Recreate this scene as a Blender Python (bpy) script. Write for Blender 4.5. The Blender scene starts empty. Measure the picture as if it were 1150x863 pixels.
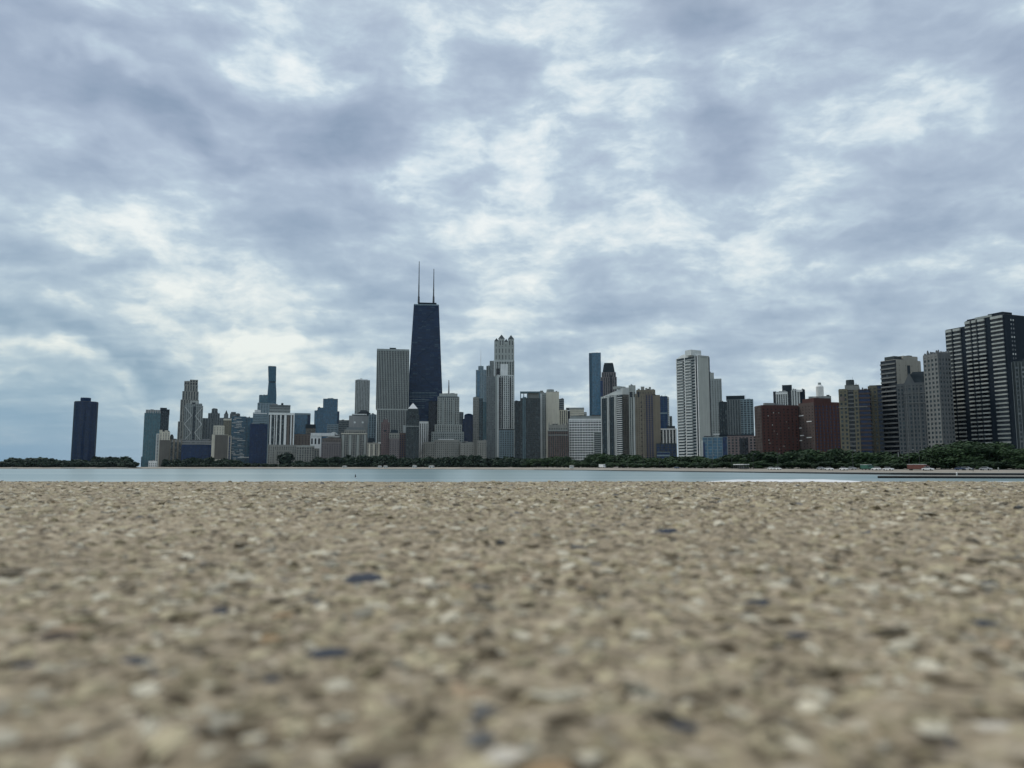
import bpy, math, random
import numpy as np
from mathutils import Vector

R = math.radians
random.seed(7)
rng = np.random.default_rng(11)
sc = bpy.context.scene
COL = sc.collection

# ------------------------------------------------------------------ camera geometry (photo is 1150 x 863)
F, CX, CY, HZ = 864.0, 575.0, 431.5, 524.6
PIT = math.atan((HZ - CY) / F)
cp, sp = math.cos(PIT), math.sin(PIT)
CAMZ = 0.062
WATER = -3.0
BASE = -0.9


def ray(u, v):
    a, b = (u - CX) / F, (CY - v) / F
    return a, cp - b * sp, sp + b * cp


def slope(u, v=HZ):
    x, y, z = ray(u, v)
    return x / y, z / y


# ------------------------------------------------------------------ materials
MATS = {}


def nodes_of(name):
    m = bpy.data.materials.new(name)
    m.use_nodes = True
    nt = m.node_tree
    return m, nt, nt.nodes['Principled BSDF']


def N(nt, kind, **kw):
    n = nt.nodes.new(kind)
    for k, v in kw.items():
        if k.startswith('i_'):
            key = k[2:]
            key = int(key) if key.isdigit() else key.replace('_', ' ')
            n.inputs[key].default_value = v
        else:
            setattr(n, k, v)
    return n


def L(nt, a, b):
    nt.links.new(a, b)


def mul(c, k):
    return tuple(min(1.0, x * k) for x in c)


def wall_mat(name, col, rough=0.85, var=0.22, scale=0.05):
    """masonry or painted wall: cloudy weathering plus vertical rain streaks"""
    m, nt, b = nodes_of(name)
    tc = N(nt, 'ShaderNodeTexCoord')
    n1 = N(nt, 'ShaderNodeTexNoise', i_Scale=scale, i_Detail=6.0, i_Roughness=0.65)
    L(nt, tc.outputs['Object'], n1.inputs['Vector'])
    mp = N(nt, 'ShaderNodeMapping')
    mp.inputs['Scale'].default_value = (0.9, 0.9, 0.03)
    L(nt, tc.outputs['Object'], mp.inputs['Vector'])
    n2 = N(nt, 'ShaderNodeTexNoise', i_Scale=0.6, i_Detail=4.0)
    L(nt, mp.outputs[0], n2.inputs['Vector'])
    ad = N(nt, 'ShaderNodeMath', operation='ADD')
    L(nt, n1.outputs['Fac'], ad.inputs[0])
    L(nt, n2.outputs['Fac'], ad.inputs[1])
    rp = N(nt, 'ShaderNodeValToRGB')
    rp.color_ramp.elements[0].position = 0.3
    rp.color_ramp.elements[1].position = 0.7
    rp.color_ramp.elements[0].color = (*mul(col, 1 - var), 1)
    rp.color_ramp.elements[1].color = (*mul(col, 1 + var), 1)
    hf = N(nt, 'ShaderNodeMath', operation='MULTIPLY')
    hf.inputs[1].default_value = 0.5
    L(nt, ad.outputs[0], hf.inputs[0])
    L(nt, hf.outputs[0], rp.inputs[0])
    L(nt, rp.outputs[0], b.inputs['Base Color'])
    b.inputs['Roughness'].default_value = rough
    b.inputs['Specular IOR Level'].default_value = 0.25
    MATS[name] = m


def glass_mat(name, col, ior=1.6, blind=0.25, blindcol=(0.30, 0.31, 0.30), cell=(2.2, 2.2, 3.3), rough=0.12):
    """window glass: every pane its own tone, a share of them with blinds drawn"""
    m, nt, b = nodes_of(name)
    tc = N(nt, 'ShaderNodeTexCoord')
    dv = N(nt, 'ShaderNodeVectorMath', operation='DIVIDE')
    dv.inputs[1].default_value = cell
    L(nt, tc.outputs['Object'], dv.inputs[0])
    fl = N(nt, 'ShaderNodeVectorMath', operation='FLOOR')
    L(nt, dv.outputs[0], fl.inputs[0])
    wn = N(nt, 'ShaderNodeTexWhiteNoise', noise_dimensions='3D')
    L(nt, fl.outputs[0], wn.inputs['Vector'])
    rp = N(nt, 'ShaderNodeValToRGB')
    cr = rp.color_ramp
    cr.elements[0].position = 0.0
    cr.elements[0].color = (*mul(col, 0.6), 1)
    cr.elements[1].position = 1.0
    cr.elements[1].color = (*blindcol, 1)
    e = cr.elements.new(max(0.02, 1 - blind))
    e.color = (*mul(col, 1.4), 1)
    e = cr.elements.new(min(0.99, 1 - blind + 0.03))
    e.color = (*[0.6 * col[i] + 0.4 * blindcol[i] for i in range(3)], 1)
    L(nt, wn.outputs['Value'], rp.inputs[0])
    L(nt, rp.outputs[0], b.inputs['Base Color'])
    b.inputs['Roughness'].default_value = rough
    b.inputs['IOR'].default_value = ior
    wb = N(nt, 'ShaderNodeTexNoise', i_Scale=.16, i_Detail=3.0)
    L(nt, tc.outputs['Object'], wb.inputs['Vector'])
    bp_ = N(nt, 'ShaderNodeBump', i_Strength=.35, i_Distance=.6)
    L(nt, wb.outputs['Fac'], bp_.inputs['Height'])
    L(nt, bp_.outputs[0], b.inputs['Normal'])
    MATS[name] = m


def plain_mat(name, col, rough=0.6, metal=0.0):
    m, nt, b = nodes_of(name)
    tc = N(nt, 'ShaderNodeTexCoord')
    n1 = N(nt, 'ShaderNodeTexNoise', i_Scale=1.3, i_Detail=5.0)
    L(nt, tc.outputs['Object'], n1.inputs['Vector'])
    rp = N(nt, 'ShaderNodeValToRGB')
    rp.color_ramp.elements[0].position = 0.3
    rp.color_ramp.elements[1].position = 0.7
    rp.color_ramp.elements[0].color = (*mul(col, 0.8), 1)
    rp.color_ramp.elements[1].color = (*mul(col, 1.15), 1)
    L(nt, n1.outputs['Fac'], rp.inputs[0])
    L(nt, rp.outputs[0], b.inputs['Base Color'])
    b.inputs['Roughness'].default_value = rough
    b.inputs['Metallic'].default_value = metal
    MATS[name] = m


for nm, c in dict(stone=(.27, .30, .29), stone_pale=(.36, .385, .36), beige=(.42, .39, .31), tan=(.195, .175, .135),
                  cream=(.58, .56, .465), white=(.72, .74, .72), offwhite=(.53, .56, .545), redbrick=(.072, .034, .030),
                  brownbrick=(.13, .098, .085), brown=(.155, .135, .118), mauve=(.17, .155, .155), pink=(.165, .125, .122),
                  slate=(.055, .068, .07), charcoal=(.022, .034, .042), black=(.006, .014, .023), navy=(.006, .028, .075),
                  bluegrey=(.20, .27, .30), greyblue=(.11, .175, .20), olive=(.17, .16, .115), sootgrey=(.115, .125, .128), sootpale=(.17, .178, .172), sootbrown=(.085, .066, .06), greybrown=(.135, .132, .118), hanc=(.005, .026, .066), pinkgrey=(.20, .165, .16), cream2=(.34, .33, .285), concrete=(.30, .31, .305),  # includes darker grey and brown wall tones for the right-hand buildings
                  bluemet=(.025, .08, .12), tealmet=(.035, .095, .115), duskgrey=(.145, .168, .172), dirty=(.26, .265, .24)).items():
    wall_mat(nm, c)
glass_mat('g_dark', (.007, .017, .022), 1.5, .15, (.06, .085, .09))
glass_mat('g_hanc', (.003, .022, .066), 1.45, .16, (.045, .085, .12), (9.0, 9.0, 3.6))
glass_mat('g_plain', (.022, .028, .03), 1.5, .05, (.05, .055, .06))
glass_mat('g_dark2', (.008, .018, .022), 1.5, .22, (.11, .14, .14))
glass_mat('g_black', (.007, .010, .015), 1.45, .05, (.08, .09, .1))
glass_mat('g_navy', (.003, .020, .075), 1.45, .06, (.03, .05, .09))
glass_mat('g_blue', (.010, .085, .155), 1.8, .1, (.05, .12, .17))
glass_mat('g_teal', (.010, .085, .115), 1.8, .08, (.06, .13, .15))
glass_mat('g_deepteal', (.005, .062, .105), 1.6, .05, (.02, .09, .13))
glass_mat('g_grey', (.055, .065, .07), 1.7, .35, (.22, .23, .23))
glass_mat('g_bluegrey', (.045, .095, .12), 1.8, .2, (.17, .2, .22))
plain_mat('roofing', (.06, .062, .065), .9)
plain_mat('roofpale', (.25, .25, .24), .9)
plain_mat('darkmetal', (.03, .033, .037), .5)
plain_mat('greymetal', (.22, .23, .235), .5)
plain_mat('whitepaint', (.75, .76, .75), .4)
plain_mat('bark', (.045, .036, .028), .95)
plain_mat('rubber', (.02, .02, .02), .9)
plain_mat('greenpaint', (.02, .10, .065), .5)
plain_mat('redpaint', (.15, .05, .035), .5)
plain_mat('silverpaint', (.35, .36, .37), .35, .3)
plain_mat('bluepaint', (.03, .05, .1), .35)
plain_mat('carglass', (.012, .014, .016), .1)
plain_mat('orangepaint', (.45, .13, .03), .5)
plain_mat('wallblack', (.018, .02, .021), .9)
plain_mat('ledgegrey', (.2, .19, .165), .9)


# ------------------------------------------------------------------ mesh builder
class MB:
    def __init__(s):
        s.v, s.f = [], []

    def quadbox(s, pts):
        """8 points: bottom ring then top ring"""
        k = len(s.v)
        s.v += [tuple(p) for p in pts]
        s.f += [(k, k + 3, k + 2, k + 1), (k + 4, k + 5, k + 6, k + 7)]
        for i in range(4):
            j = (i + 1) % 4
            s.f.append((k + i, k + j, k + 4 + j, k + 4 + i))

    def box(s, x0, x1, y0, y1, z0, z1):
        s.quadbox([(x0, y0, z0), (x1, y0, z0), (x1, y1, z0), (x0, y1, z0),
                   (x0, y0, z1), (x1, y0, z1), (x1, y1, z1), (x0, y1, z1)])

    def obox(s, O, e, n, a0, a1, d0, d1, z0, z1):
        def p(a, d, z):
            return (O[0] + e[0] * a + n[0] * d, O[1] + e[1] * a + n[1] * d, z)
        s.quadbox([p(a0, d1, z0), p(a1, d1, z0), p(a1, d0, z0), p(a0, d0, z0),
                   p(a0, d1, z1), p(a1, d1, z1), p(a1, d0, z1), p(a0, d0, z1)])

    def prism(s, poly, z0, z1, poly1=None):
        poly1 = poly1 or poly
        n, k = len(poly), len(s.v)
        s.v += [(x, y, z0) for x, y in poly] + [(x, y, z1) for x, y in poly1]
        for i in range(n):
            j = (i + 1) % n
            s.f.append((k + i, k + j, k + n + j, k + n + i))
        s.f.append(tuple(range(k + n, k + 2 * n)))
        s.f.append(tuple(reversed(range(k, k + n))))

    def cyl(s, cx, cy, r0, r1, z0, z1, n=12):
        A = [(cx + r0 * math.cos(2 * math.pi * i / n), cy + r0 * math.sin(2 * math.pi * i / n)) for i in range(n)]
        Bp = [(cx + r1 * math.cos(2 * math.pi * i / n), cy + r1 * math.sin(2 * math.pi * i / n)) for i in range(n)]
        s.prism(A, z0, z1, Bp)

    def pyramid(s, x0, x1, y0, y1, z0, z1, top=0.02):
        cx, cy, hx, hy = (x0 + x1) / 2, (y0 + y1) / 2, (x1 - x0) / 2 * top, (y1 - y0) / 2 * top
        s.quadbox([(x0, y0, z0), (x1, y0, z0), (x1, y1, z0), (x0, y1, z0),
                   (cx - hx, cy - hy, z1), (cx + hx, cy - hy, z1), (cx + hx, cy + hy, z1), (cx - hx, cy + hy, z1)])

    def tube(s, p, q, r0, r1=None, n=8):
        r1 = r0 if r1 is None else r1
        p, q = Vector(p), Vector(q)
        d = (q - p).normalized()
        a = d.orthogonal().normalized()
        b = d.cross(a)
        k = len(s.v)
        for c, r in ((p, r0), (q, r1)):
            for i in range(n):
                t = 2 * math.pi * i / n
                s.v.append(tuple(c + (a * math.cos(t) + b * math.sin(t)) * r))
        for i in range(n):
            j = (i + 1) % n
            s.f.append((k + i, k + j, k + n + j, k + n + i))
        s.f.append(tuple(range(k + n, k + 2 * n)))
        s.f.append(tuple(reversed(range(k, k + n))))

    def mesh(s, name, mat):
        me = bpy.data.meshes.new(name)
        me.from_pydata(s.v, [], s.f)
        me.materials.append(MATS[mat] if isinstance(mat, str) else mat)
        return me

    def build(s, name, mat, parent=None, smooth=False):
        me = s.mesh(name, mat)
        if smooth:
            for p in me.polygons:
                p.use_smooth = True
        o = bpy.data.objects.new(name, me)
        COL.objects.link(o)
        o.parent = parent
        return o


def tag(o, label=None, cat=None, group=None, kind=None):
    if label:
        o['label'] = label
    if cat:
        o['category'] = cat
    if group:
        o['group'] = group
    if kind:
        o['kind'] = kind
    return o


def empty(name, loc, rz=0.0):
    o = bpy.data.objects.new(name, None)
    o.empty_display_size = 0.5
    COL.objects.link(o)
    o.location = loc
    o.rotation_euler = (0, 0, rz)
    return o


def copy_tree(o, parent=None):
    c = o.copy()
    COL.objects.link(c)
    c.parent = parent
    for ch in list(o.children):
        copy_tree(ch, c)
    return c


# ------------------------------------------------------------------ buildings
def G(wm, gm, bw, fh, pw, sf, prj=0.45, one='window_strip', every=1):
    """piers every bw metres, floors every fh; pw / sf = share of bay and storey that is solid"""
    return dict(k='grid', wm=wm, gm=gm, bw=bw, fh=fh, pw=pw, sf=sf, prj=prj, one=one, every=every)


def H(wm, gm, fh, sf, prj=0.4):
    return dict(k='band', wm=wm, gm=gm, fh=fh, sf=sf, prj=prj)


def PW(wm, gm, bw, fh, pw, sf, prj=0.35):
    return dict(k='punch', wm=wm, gm=gm, bw=bw, fh=fh, pw=pw, sf=sf, prj=prj)


def BL(wm):
    return dict(k='blank', wm=wm)


class Bld:
    def __init__(s, name, label, D, uc, vt, psi=None, cat='building', group=None):
        m, _ = slope(uc, vt)
        s.C = (m * D, D)
        s.psi = math.atan2(-m, 1) if psi is None else R(psi)
        s.e = (math.cos(s.psi), math.sin(s.psi))
        s.g = (-s.e[1], s.e[0])
        s.D = D
        s.root = empty(name, (s.C[0], s.C[1], BASE), s.psi)
        tag(s.root, label, cat, group)
        s.acc, s.count, s.over = {}, {}, {}
        s.rnd = random.Random(int(D * 7 + uc * 13))

    def hit(s, u, v, axis, dy=0.0):
        dx, dyy, dz = ray(u, v)
        C = (s.C[0] + s.g[0] * dy, s.C[1] + s.g[1] * dy)
        t = -(C[0] * dyy - C[1] * dx) / (axis[0] * dyy - axis[1] * dx)
        lam = (C[1] + t * axis[1]) / dyy
        return t, CAMZ + lam * dz - BASE

    def X(s, u, v, dy=0.0):
        return s.hit(u, v, s.e, dy)[0]

    def Z(s, u, v, dy=0.0):
        return s.hit(u, v, s.e, dy)[1]

    def Y(s, u, v):
        return s.hit(u, v, s.g)[0]

    def ZY(s, u, v):
        return s.hit(u, v, s.g)[1]

    def mb(s, part, mat):
        return s.acc.setdefault((part, mat), MB())

    def piece(s, part, mat):
        """MB of a part that is a mesh of its own (at most 100 of a kind, then one shared rest)"""
        c = s.count.get(part, 0)
        s.count[part] = c + 1
        if c < 100:
            m = MB()
            s.acc[(part, mat, c)] = m
            return m
        return s.over.setdefault((part, mat), MB())

    def face(s, O, e, n, Lh, z0, z1, st):
        Hh = z1 - z0
        if st['k'] == 'blank' or Lh < 0.5 or Hh < 0.5:
            return
        w = s.mb('wall', st['wm'])
        nf = max(1, round(Hh / st['fh']))
        fh = Hh / nf
        sf = st['sf'] * fh
        prj = st['prj']
        if st['k'] in ('grid', 'punch'):
            nb = max(1, round(Lh / st['bw']))
            bw = Lh / nb
            pw = st['pw'] * bw
            for i in range(nb + 1):
                a0, a1 = max(0, i * bw - pw / 2), min(Lh, i * bw + pw / 2)
                w.obox(O, e, n, a0, a1, -0.1, prj, z0, z1)
            if sf > 0.02:
                for k in range(nf):
                    w.obox(O, e, n, 0.02, Lh - 0.02, -0.1, prj - 0.12, z0 + k * fh, z0 + k * fh + sf)
            w.obox(O, e, n, 0.02, Lh - 0.02, -0.1, prj - 0.05, z1 - max(sf, 0.5), z1 + 0.3)
            if st['k'] == 'grid':
                for i in range(0, nb, st['every']):
                    p = s.piece(st['one'], st['gm'])
                    p.obox(O, e, n, i * bw + pw / 2 - .02, min(nb, i + st['every']) * bw - pw / 2 + .02, -0.05, 0.06, z0 + 0.05, z1 - 0.4)
            else:
                for k in range(nf):
                    for i in range(nb):
                        p = s.piece('window', st['gm'])
                        p.obox(O, e, n, i * bw + pw / 2 - .02, (i + 1) * bw - pw / 2 + .02, -0.05, 0.06,
                               z0 + k * fh + sf - .02, z0 + (k + 1) * fh - .01)
        elif st['k'] == 'band':
            for k in range(nf + 1):
                za, zb = z0 + k * fh, min(z0 + k * fh + sf, z1 + 0.4)
                if zb > za:
                    w.obox(O, e, n, 0.0, Lh, -0.1, prj, za, zb)
                if k < nf:
                    p = s.piece('window_band', st['gm'])
                    p.obox(O, e, n, 0.05, Lh - 0.05, -0.05, 0.06, z0 + k * fh + sf - .02, z0 + (k + 1) * fh + .02)

    def vol(s, x0, x1, y0, y1, z0, z1, st, left=None, right=None, roof='roofing', core=None, par=0.8):
        if x0 > x1:
            x0, x1 = x1, x0
        wm = core or st['wm']
        s.mb('wall', wm).box(x0, x1, y0, y1, z0, z1)
        left = left or st
        right = right or st
        s.face((x0, y0), (1, 0), (0, -1), x1 - x0, z0, z1, st)
        s.face((x0, y1), (0, -1), (-1, 0), y1 - y0, z0, z1, left)
        s.face((x1, y0), (0, 1), (1, 0), y1 - y0, z0, z1, right)
        if roof:
            s.mb('roof', roof).box(x0 + .6, x1 - .6, y0 + .6, y1 - .6, z1 - .2, z1 + 0.35)
            s.clutter(x0, x1, y0, y1, z1)
            if par:
                w = s.mb('wall', st['wm'])
                w.box(x0, x1, y0, y0 + .4, z1 + .31, z1 + par)
                w.box(x0, x1, y1 - .4, y1, z1, z1 + par)
                w.box(x0, x0 + .4, y0 + .4, y1 - .4, z1, z1 + par)
                w.box(x1 - .4, x1, y0 + .4, y1 - .4, z1, z1 + par)

    def clutter(s, x0, x1, y0, y1, z1):
        """plant rooms, cooling units and a thin mast on a flat roof"""
        w, d = x1 - x0, y1 - y0
        if w < 9 or d < 9:
            return
        g = s.rnd
        for k in range(g.choice((1, 2, 2, 3))):
            a, b_ = g.uniform(.12, .3) * w, g.uniform(.15, .3) * d
            xa, ya = x0 + 1 + g.uniform(0, 1) * (w - a - 2), y0 + 2 + g.uniform(0, .6) * (d - b_ - 4)
            s.piece('roof_unit', g.choice(('greymetal', 'roofpale', 'roofing', 'darkmetal'))).box(xa, xa + a, ya, ya + b_, z1 - .1, z1 + g.uniform(1.2, 3.4))
        if g.random() < .35:
            xa, ya = x0 + g.uniform(.2, .8) * w, y0 + g.uniform(.3, .7) * d
            s.piece('roof_mast', 'greymetal').tube((xa, ya, z1), (xa, ya, z1 + g.uniform(4, 9)), .16, .08, 6)

    def blk(s, u0, u1, vt, st, vb=None, dy=0.0, dep=22.0, **kw):
        """block traced on the front plane, in photo pixels"""
        x0, x1 = s.X(u0, vt, dy), s.X(u1, vt, dy)
        um = (u0 + u1) / 2
        z1 = s.Z(um, vt, dy)
        z0 = 0.0 if vb is None else s.Z(um, vb, dy)
        s.vol(x0, x1, dy, dy + dep, z0, z1, st, **kw)
        return x0, x1, z0, z1

    def blk2(s, u0, u1, vt, stl, str_, vb=None, **kw):
        """block with its near edge at the building's corner: left face back to u0, right face out to u1"""
        yd, x1 = s.Y(u0, vt), s.X(u1, vt)
        z1 = CAMZ + s.D * slope(CX, vt)[1] - BASE
        z0 = 0.0 if vb is None else CAMZ + s.D * slope(CX, vb)[1] - BASE
        s.vol(0, x1, 0, yd, z0, z1, str_, left=stl, **kw)
        return x1, yd, z0, z1

    def box(s, part, mat, u0, u1, vt, vb, dy=0.0, dep=8.0, own=False):
        """a plain part traced on the front plane"""
        m = s.piece(part, mat) if own else s.mb(part, mat)
        um = (u0 + u1) / 2
        m.box(s.X(u0, vt, dy), s.X(u1, vt, dy), dy, dy + dep, s.Z(um, vb, dy), s.Z(um, vt, dy))

    def done(s):
        for key, m in s.acc.items():
            if m.f:
                m.build(key[0], key[1], s.root)
        for key, m in s.over.items():
            tag(m.build(key[0], key[1], s.root), kind='stuff')
        return s.root
# ================================================================== THE SKYLINE, from left to right
T = 3.3

# ---- dark three-lobed tower standing alone
b = Bld('residential_tower', 'dark navy rounded tower standing alone above the low wooded point', 2300, 97, 452)
def clover(r, lobes=3, n=72, rot=0.5):
    return [((r * (0.74 + 0.26 * abs(math.cos(1.5 * (2 * math.pi * i / n + rot))) ** 0.7)) * math.cos(2 * math.pi * i / n),
             (r * (0.74 + 0.26 * abs(math.cos(1.5 * (2 * math.pi * i / n + rot))) ** 0.7)) * math.sin(2 * math.pi * i / n)) for i in range(n)]
rr = (b.X(111.3, 452) - b.X(83, 452)) / 2
zt = b.Z(97, 452)
b.mb('wall', 'g_navy').prism(clover(rr * .985), 0, zt)
for k in range(60):
    z = k * zt / 60
    b.mb('floor_edges', 'navy').prism(clover(rr), z, z + 0.7)
b.mb('roof', 'roofing').prism(clover(rr * .96), zt, zt + 1.2)
b.mb('penthouse', 'navy').cyl(-2, 0, rr * .42, rr * .42, zt + 1, zt + 13, 24)
for k in range(48):
    a = 2 * math.pi * k / 48
    px, py = clover(rr * 1.0, n=48)[k]
    if py < rr * .3:
        b.piece('mullion', 'charcoal').box(px - .3, px + .3, py - .3, py + .3, 0, zt)
b.done()

# ---- teal glass tower with a darker rounded-top wing
b = Bld('glass_tower', 'teal glass tower at left end of the main row, a darker wing behind', 1900, 171, 461)
st = G('tealmet', 'g_teal', 6.0, 3.6, .14, .12)
b.blk(162.5, 180.5, 464.5, st, dep=30)
b.blk(164, 180, 460.8, G('concrete', 'g_teal', 5, 3.6, .5, .3), vb=464.5, dy=1, dep=28)
b.blk(180.6, 190, 462, G('charcoal', 'g_dark', 5, 3.6, .2, .15), dy=6, dep=26)
b.box('penthouse', 'charcoal', 180, 187.5, 458.2, 462.2, 7, 20)
b.box('penthouse', 'charcoal', 184, 190.6, 460, 466, 6.5, 20)
b.box('annex', 'bluemet', 158.6, 162.3, 513, 524.6, 2, 20)
b.done()

# ---- low white shore pavilion
b = Bld('pavilion', 'low white waterside building at the foot of the teal glass tower', 1600, 171.5, 518)
b.blk(167, 176, 518.2, PW('white', 'g_grey', 4, 4, .6, .5), dep=14)
b.done()

# ---- cream stepped apartments
b = Bld('apartment_block', 'pale cream stepped block overlapping the right side of the teal tower', 1750, 184, 484)
st = G('cream', 'g_grey', 5, T, .62, .45)
b.blk(179.5, 191, 485.5, st, dep=25)
b.blk(175.8, 179.4, 487.5, G('offwhite', 'g_grey', 5, T, .6, .4), dy=2, dep=22)
b.box('penthouse', 'cream', 179, 182.5, 483, 485.6, 2, 12)
b.box('penthouse', 'cream', 185, 188.5, 483.6, 485.6, 2, 12)
b.blk(191.1, 195, 490.4, PW('slate', 'g_dark', 4, T, .5, .4), dy=4, dep=16)
b.mb('roof_dome', 'slate').cyl(b.X(193, 490), 10, 3.6, 2.2, b.Z(193, 490.4), b.Z(193, 488), 14)
b.done()

# ---- brown block, solid left third, piers to the right
b = Bld('office_block', 'brown grey block with blank left wall and pale piers, below the stepped tower', 1640, 192, 495)
b.blk(179.3, 191, 495, BL('greybrown'), dep=30)
b.blk(191, 204.5, 494.4, G('tan', 'g_dark2', 7, T, .42, .1), dy=1.2, dep=28)
b.box('parapet_wall', 'concrete', 193, 204.4, 494, 496.8, 1.0, 3)
b.done()

# ---- tall stone tower with setbacks
b = Bld('stone_tower', 'tallest stepped grey stone tower at left, crown split into two blocks', 2150, 213, 430)
st = G('dirty', 'g_dark2', 6.5, 3.8, .5, .14)
b.blk(200, 222, 474, st, dep=45)
b.blk(203, 223.2, 449.5, st, dy=3, dep=40, vb=474.5)
b.blk(205, 223, 440, st, dy=5, dep=36, vb=450)
b.blk(207.2, 222.2, 433, st, dy=8, dep=30, vb=440.4)
cst = G('dirty', 'g_black', 7, 9, .4, .25)
b.blk(207.2, 213, 428.4, cst, dy=9, dep=26, vb=433.3)
b.blk(213.4, 222.2, 427, cst, dy=8.5, dep=28, vb=433.3)
b.done()

# ---- lattice-faced tower
b = Bld('lattice_tower', 'pale tower with crossed diagonal lattice and a dark central slot, before the stepped tower', 2000, 218, 452)
st = G('stone', 'g_dark2', 5, T, .5, .4)
x0, x1, z0, z1 = b.blk(207.5, 228, 456, st, dep=34)
b.blk(209.5, 227, 453.6, st, dy=2, dep=30, vb=456.2)
b.blk(213.5, 222.5, 450.6, BL('stone_pale'), dy=1.4, dep=20, vb=454)
b.box('slot', 'g_black', 215.8, 219.6, 452.2, 454, .9, 3)
xa, xb = b.X(216.4, 470), b.X(219.4, 470)
b.mb('glass_slot', 'g_dark').box(xa, xb, -.9, 1, 8, z1 - 1)
wd = x1 - x0
for sx in (-1, 1):
    xc = x0 if sx < 0 else x1
    for k in range(3):
        za, zb = z1 - 4 - k * 44, z1 - 26 - k * 44
        if zb < 20:
            break
        for (p, q) in (((xc - sx * 1.2, za), (xc - sx * wd * .40, zb)), ((xc - sx * wd * .40, zb), (xc - sx * 1.2, zb - 22))):
            b.piece('diagonal_brace', 'offwhite').tube((p[0], -.9, p[1]), (q[0], -.9, q[1]), .85, n=6)
b.done()

# ---- grey stepped prewar tower
b = Bld('stone_tower', 'dark grey narrow stepped tower right of the lattice faced tower', 2050, 237, 470)
st = G('duskgrey', 'g_dark', 6, 3.6, .55, .2)
b.blk(227.8, 240, 470.2, st, dep=30)
b.blk(234, 246.8, 464.6, st, dy=3, dep=28)
b.blk(238, 244.3, 459.6, st, dy=8, dep=18, vb=464.9)
b.box('roof_cap', 'duskgrey', 239, 243.4, 458.9, 459.8, 9, 12)
b.done()

# ---- grey slab behind the navy block
b = Bld('office_block', 'grey flat topped block just above the low navy glass block', 1720, 221, 495)
b.blk(204.6, 239, 494.6, H('concrete', 'g_grey', 5, .6), dep=26)
b.done()

# ---- low navy glass block
b = Bld('glass_block', 'low wide navy glass block behind the left shore trees', 1620, 220, 500)
b.blk(203.8, 238, 500, G('navy', 'g_navy', 7, 3.8, .1, .14, .25), dep=40)
b.done()

# ---- pale block with blank grey wall
b = Bld('apartment_block', 'pale block with a large blank grey end wall, right of the low navy block', 1580, 248, 478)
b.blk(238, 256.5, 488.6, BL('cream'), dep=26)
x0, x1 = b.X(241.5, 489), b.X(256.2, 489)
b.mb('end_wall', 'greybrown').box(x0, x1, -.5, 1, b.Z(248, 516), b.Z(248, 488.8))
b.blk(240, 252, 478.6, PW('cream', 'g_grey', 5, T, .65, .55), dy=3, dep=18, vb=488.9)
b.blk(256.6, 259.8, 490, G('cream', 'g_navy', 5, T, .35, .1), dy=1, dep=20)
b.done()

# ---- yellowish building
b = Bld('apartment_block', 'yellowish stone block rising behind the blank walled pale block', 1690, 257, 471)
b.blk(251.5, 262, 471, PW('olive', 'g_grey', 4.6, T, .6, .5), dep=26)
b.box('cornice', 'cream', 251, 262.4, 470.6, 472.4, -.8, 4)
b.done()

# ---- grey block with a small spire
b = Bld('stone_block', 'jagged dark grey roofs with one small pointed spire, left of the glass balcony block', 1900, 260, 466)
st = G('duskgrey', 'g_dark2', 5, 3.5, .55, .3)
b.blk(247, 266, 470, st, dep=30)
b.blk(258.5, 269.5, 465, st, dy=2, dep=26)
b.box('penthouse', 'charcoal', 259.5, 265, 463, 465.4, 4, 14)
z0, z1 = b.Z(254, 470.2), b.Z(254, 465)
b.mb('spire_base', 'duskgrey').box(b.X(251.5, 466), b.X(256.5, 466), 4, 15, z0, z1)
b.mb('spire', 'slate').pyramid(b.X(252.2, 466), b.X(256, 466), 5, 13, z1, b.Z(254, 460.6))
b.done()

# ---- glass balcony building
b = Bld('apartment_tower', 'dark glass tower with scattered white balcony strips, left of the plain navy slab', 1600, 270, 468)
x0, x1, z0, z1 = b.blk(260.3, 276.5, 468.2, H('greyblue', 'g_deepteal', T, .12), dep=24)
b.blk(274.5, 281, 470.2, G('greyblue', 'g_deepteal', 5, T, .15, .1), dy=4, dep=20)
for k in range(70):
    w = rng.uniform(5, 13)
    xx = rng.uniform(x0, x1 - w)
    zz = z0 + 12 + round(rng.uniform(0, (z1 - z0 - 14)) / T) * T
    b.piece('balcony', 'offwhite' if k % 3 else 'bluegrey').box(xx, xx + w, -1.7 - .02 * k, -.3, zz, zz + 1.15)
b.box('podium', 'offwhite', 267, 280, 513.4, 514.4, -3, 6)
b.done()

# ---- navy slab
b = Bld('slab_tower', 'plain navy blue slab left of the white pier fronted hotel', 1550, 290, 477)
b.blk(281, 300.6, 476.8, G('navy', 'g_navy', 3.0, 3.6, .14, .1, .25, every=2), dep=26, core='navy')
b.done()
b = Bld('office_block', 'pale blue grey block topping the plain navy slab, with white roof boxes', 1680, 291, 464)
b.blk(284.3, 299.6, 464, H('bluegrey', 'g_bluegrey', 3.6, .55), dep=24)
b.box('penthouse', 'white', 286, 293, 460.6, 464.4, 2, 12)
b.box('cornice', 'white', 284, 299.8, 464, 465, -.8, 3)
b.done()
b = Bld('glass_block', 'small blue glass block showing between the balcony tower and the navy slab', 1760, 281, 470)
b.blk(278, 285, 469.6, G('bluemet', 'g_blue', 5, 3.6, .15, .15), dep=22)
b.done()

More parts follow.
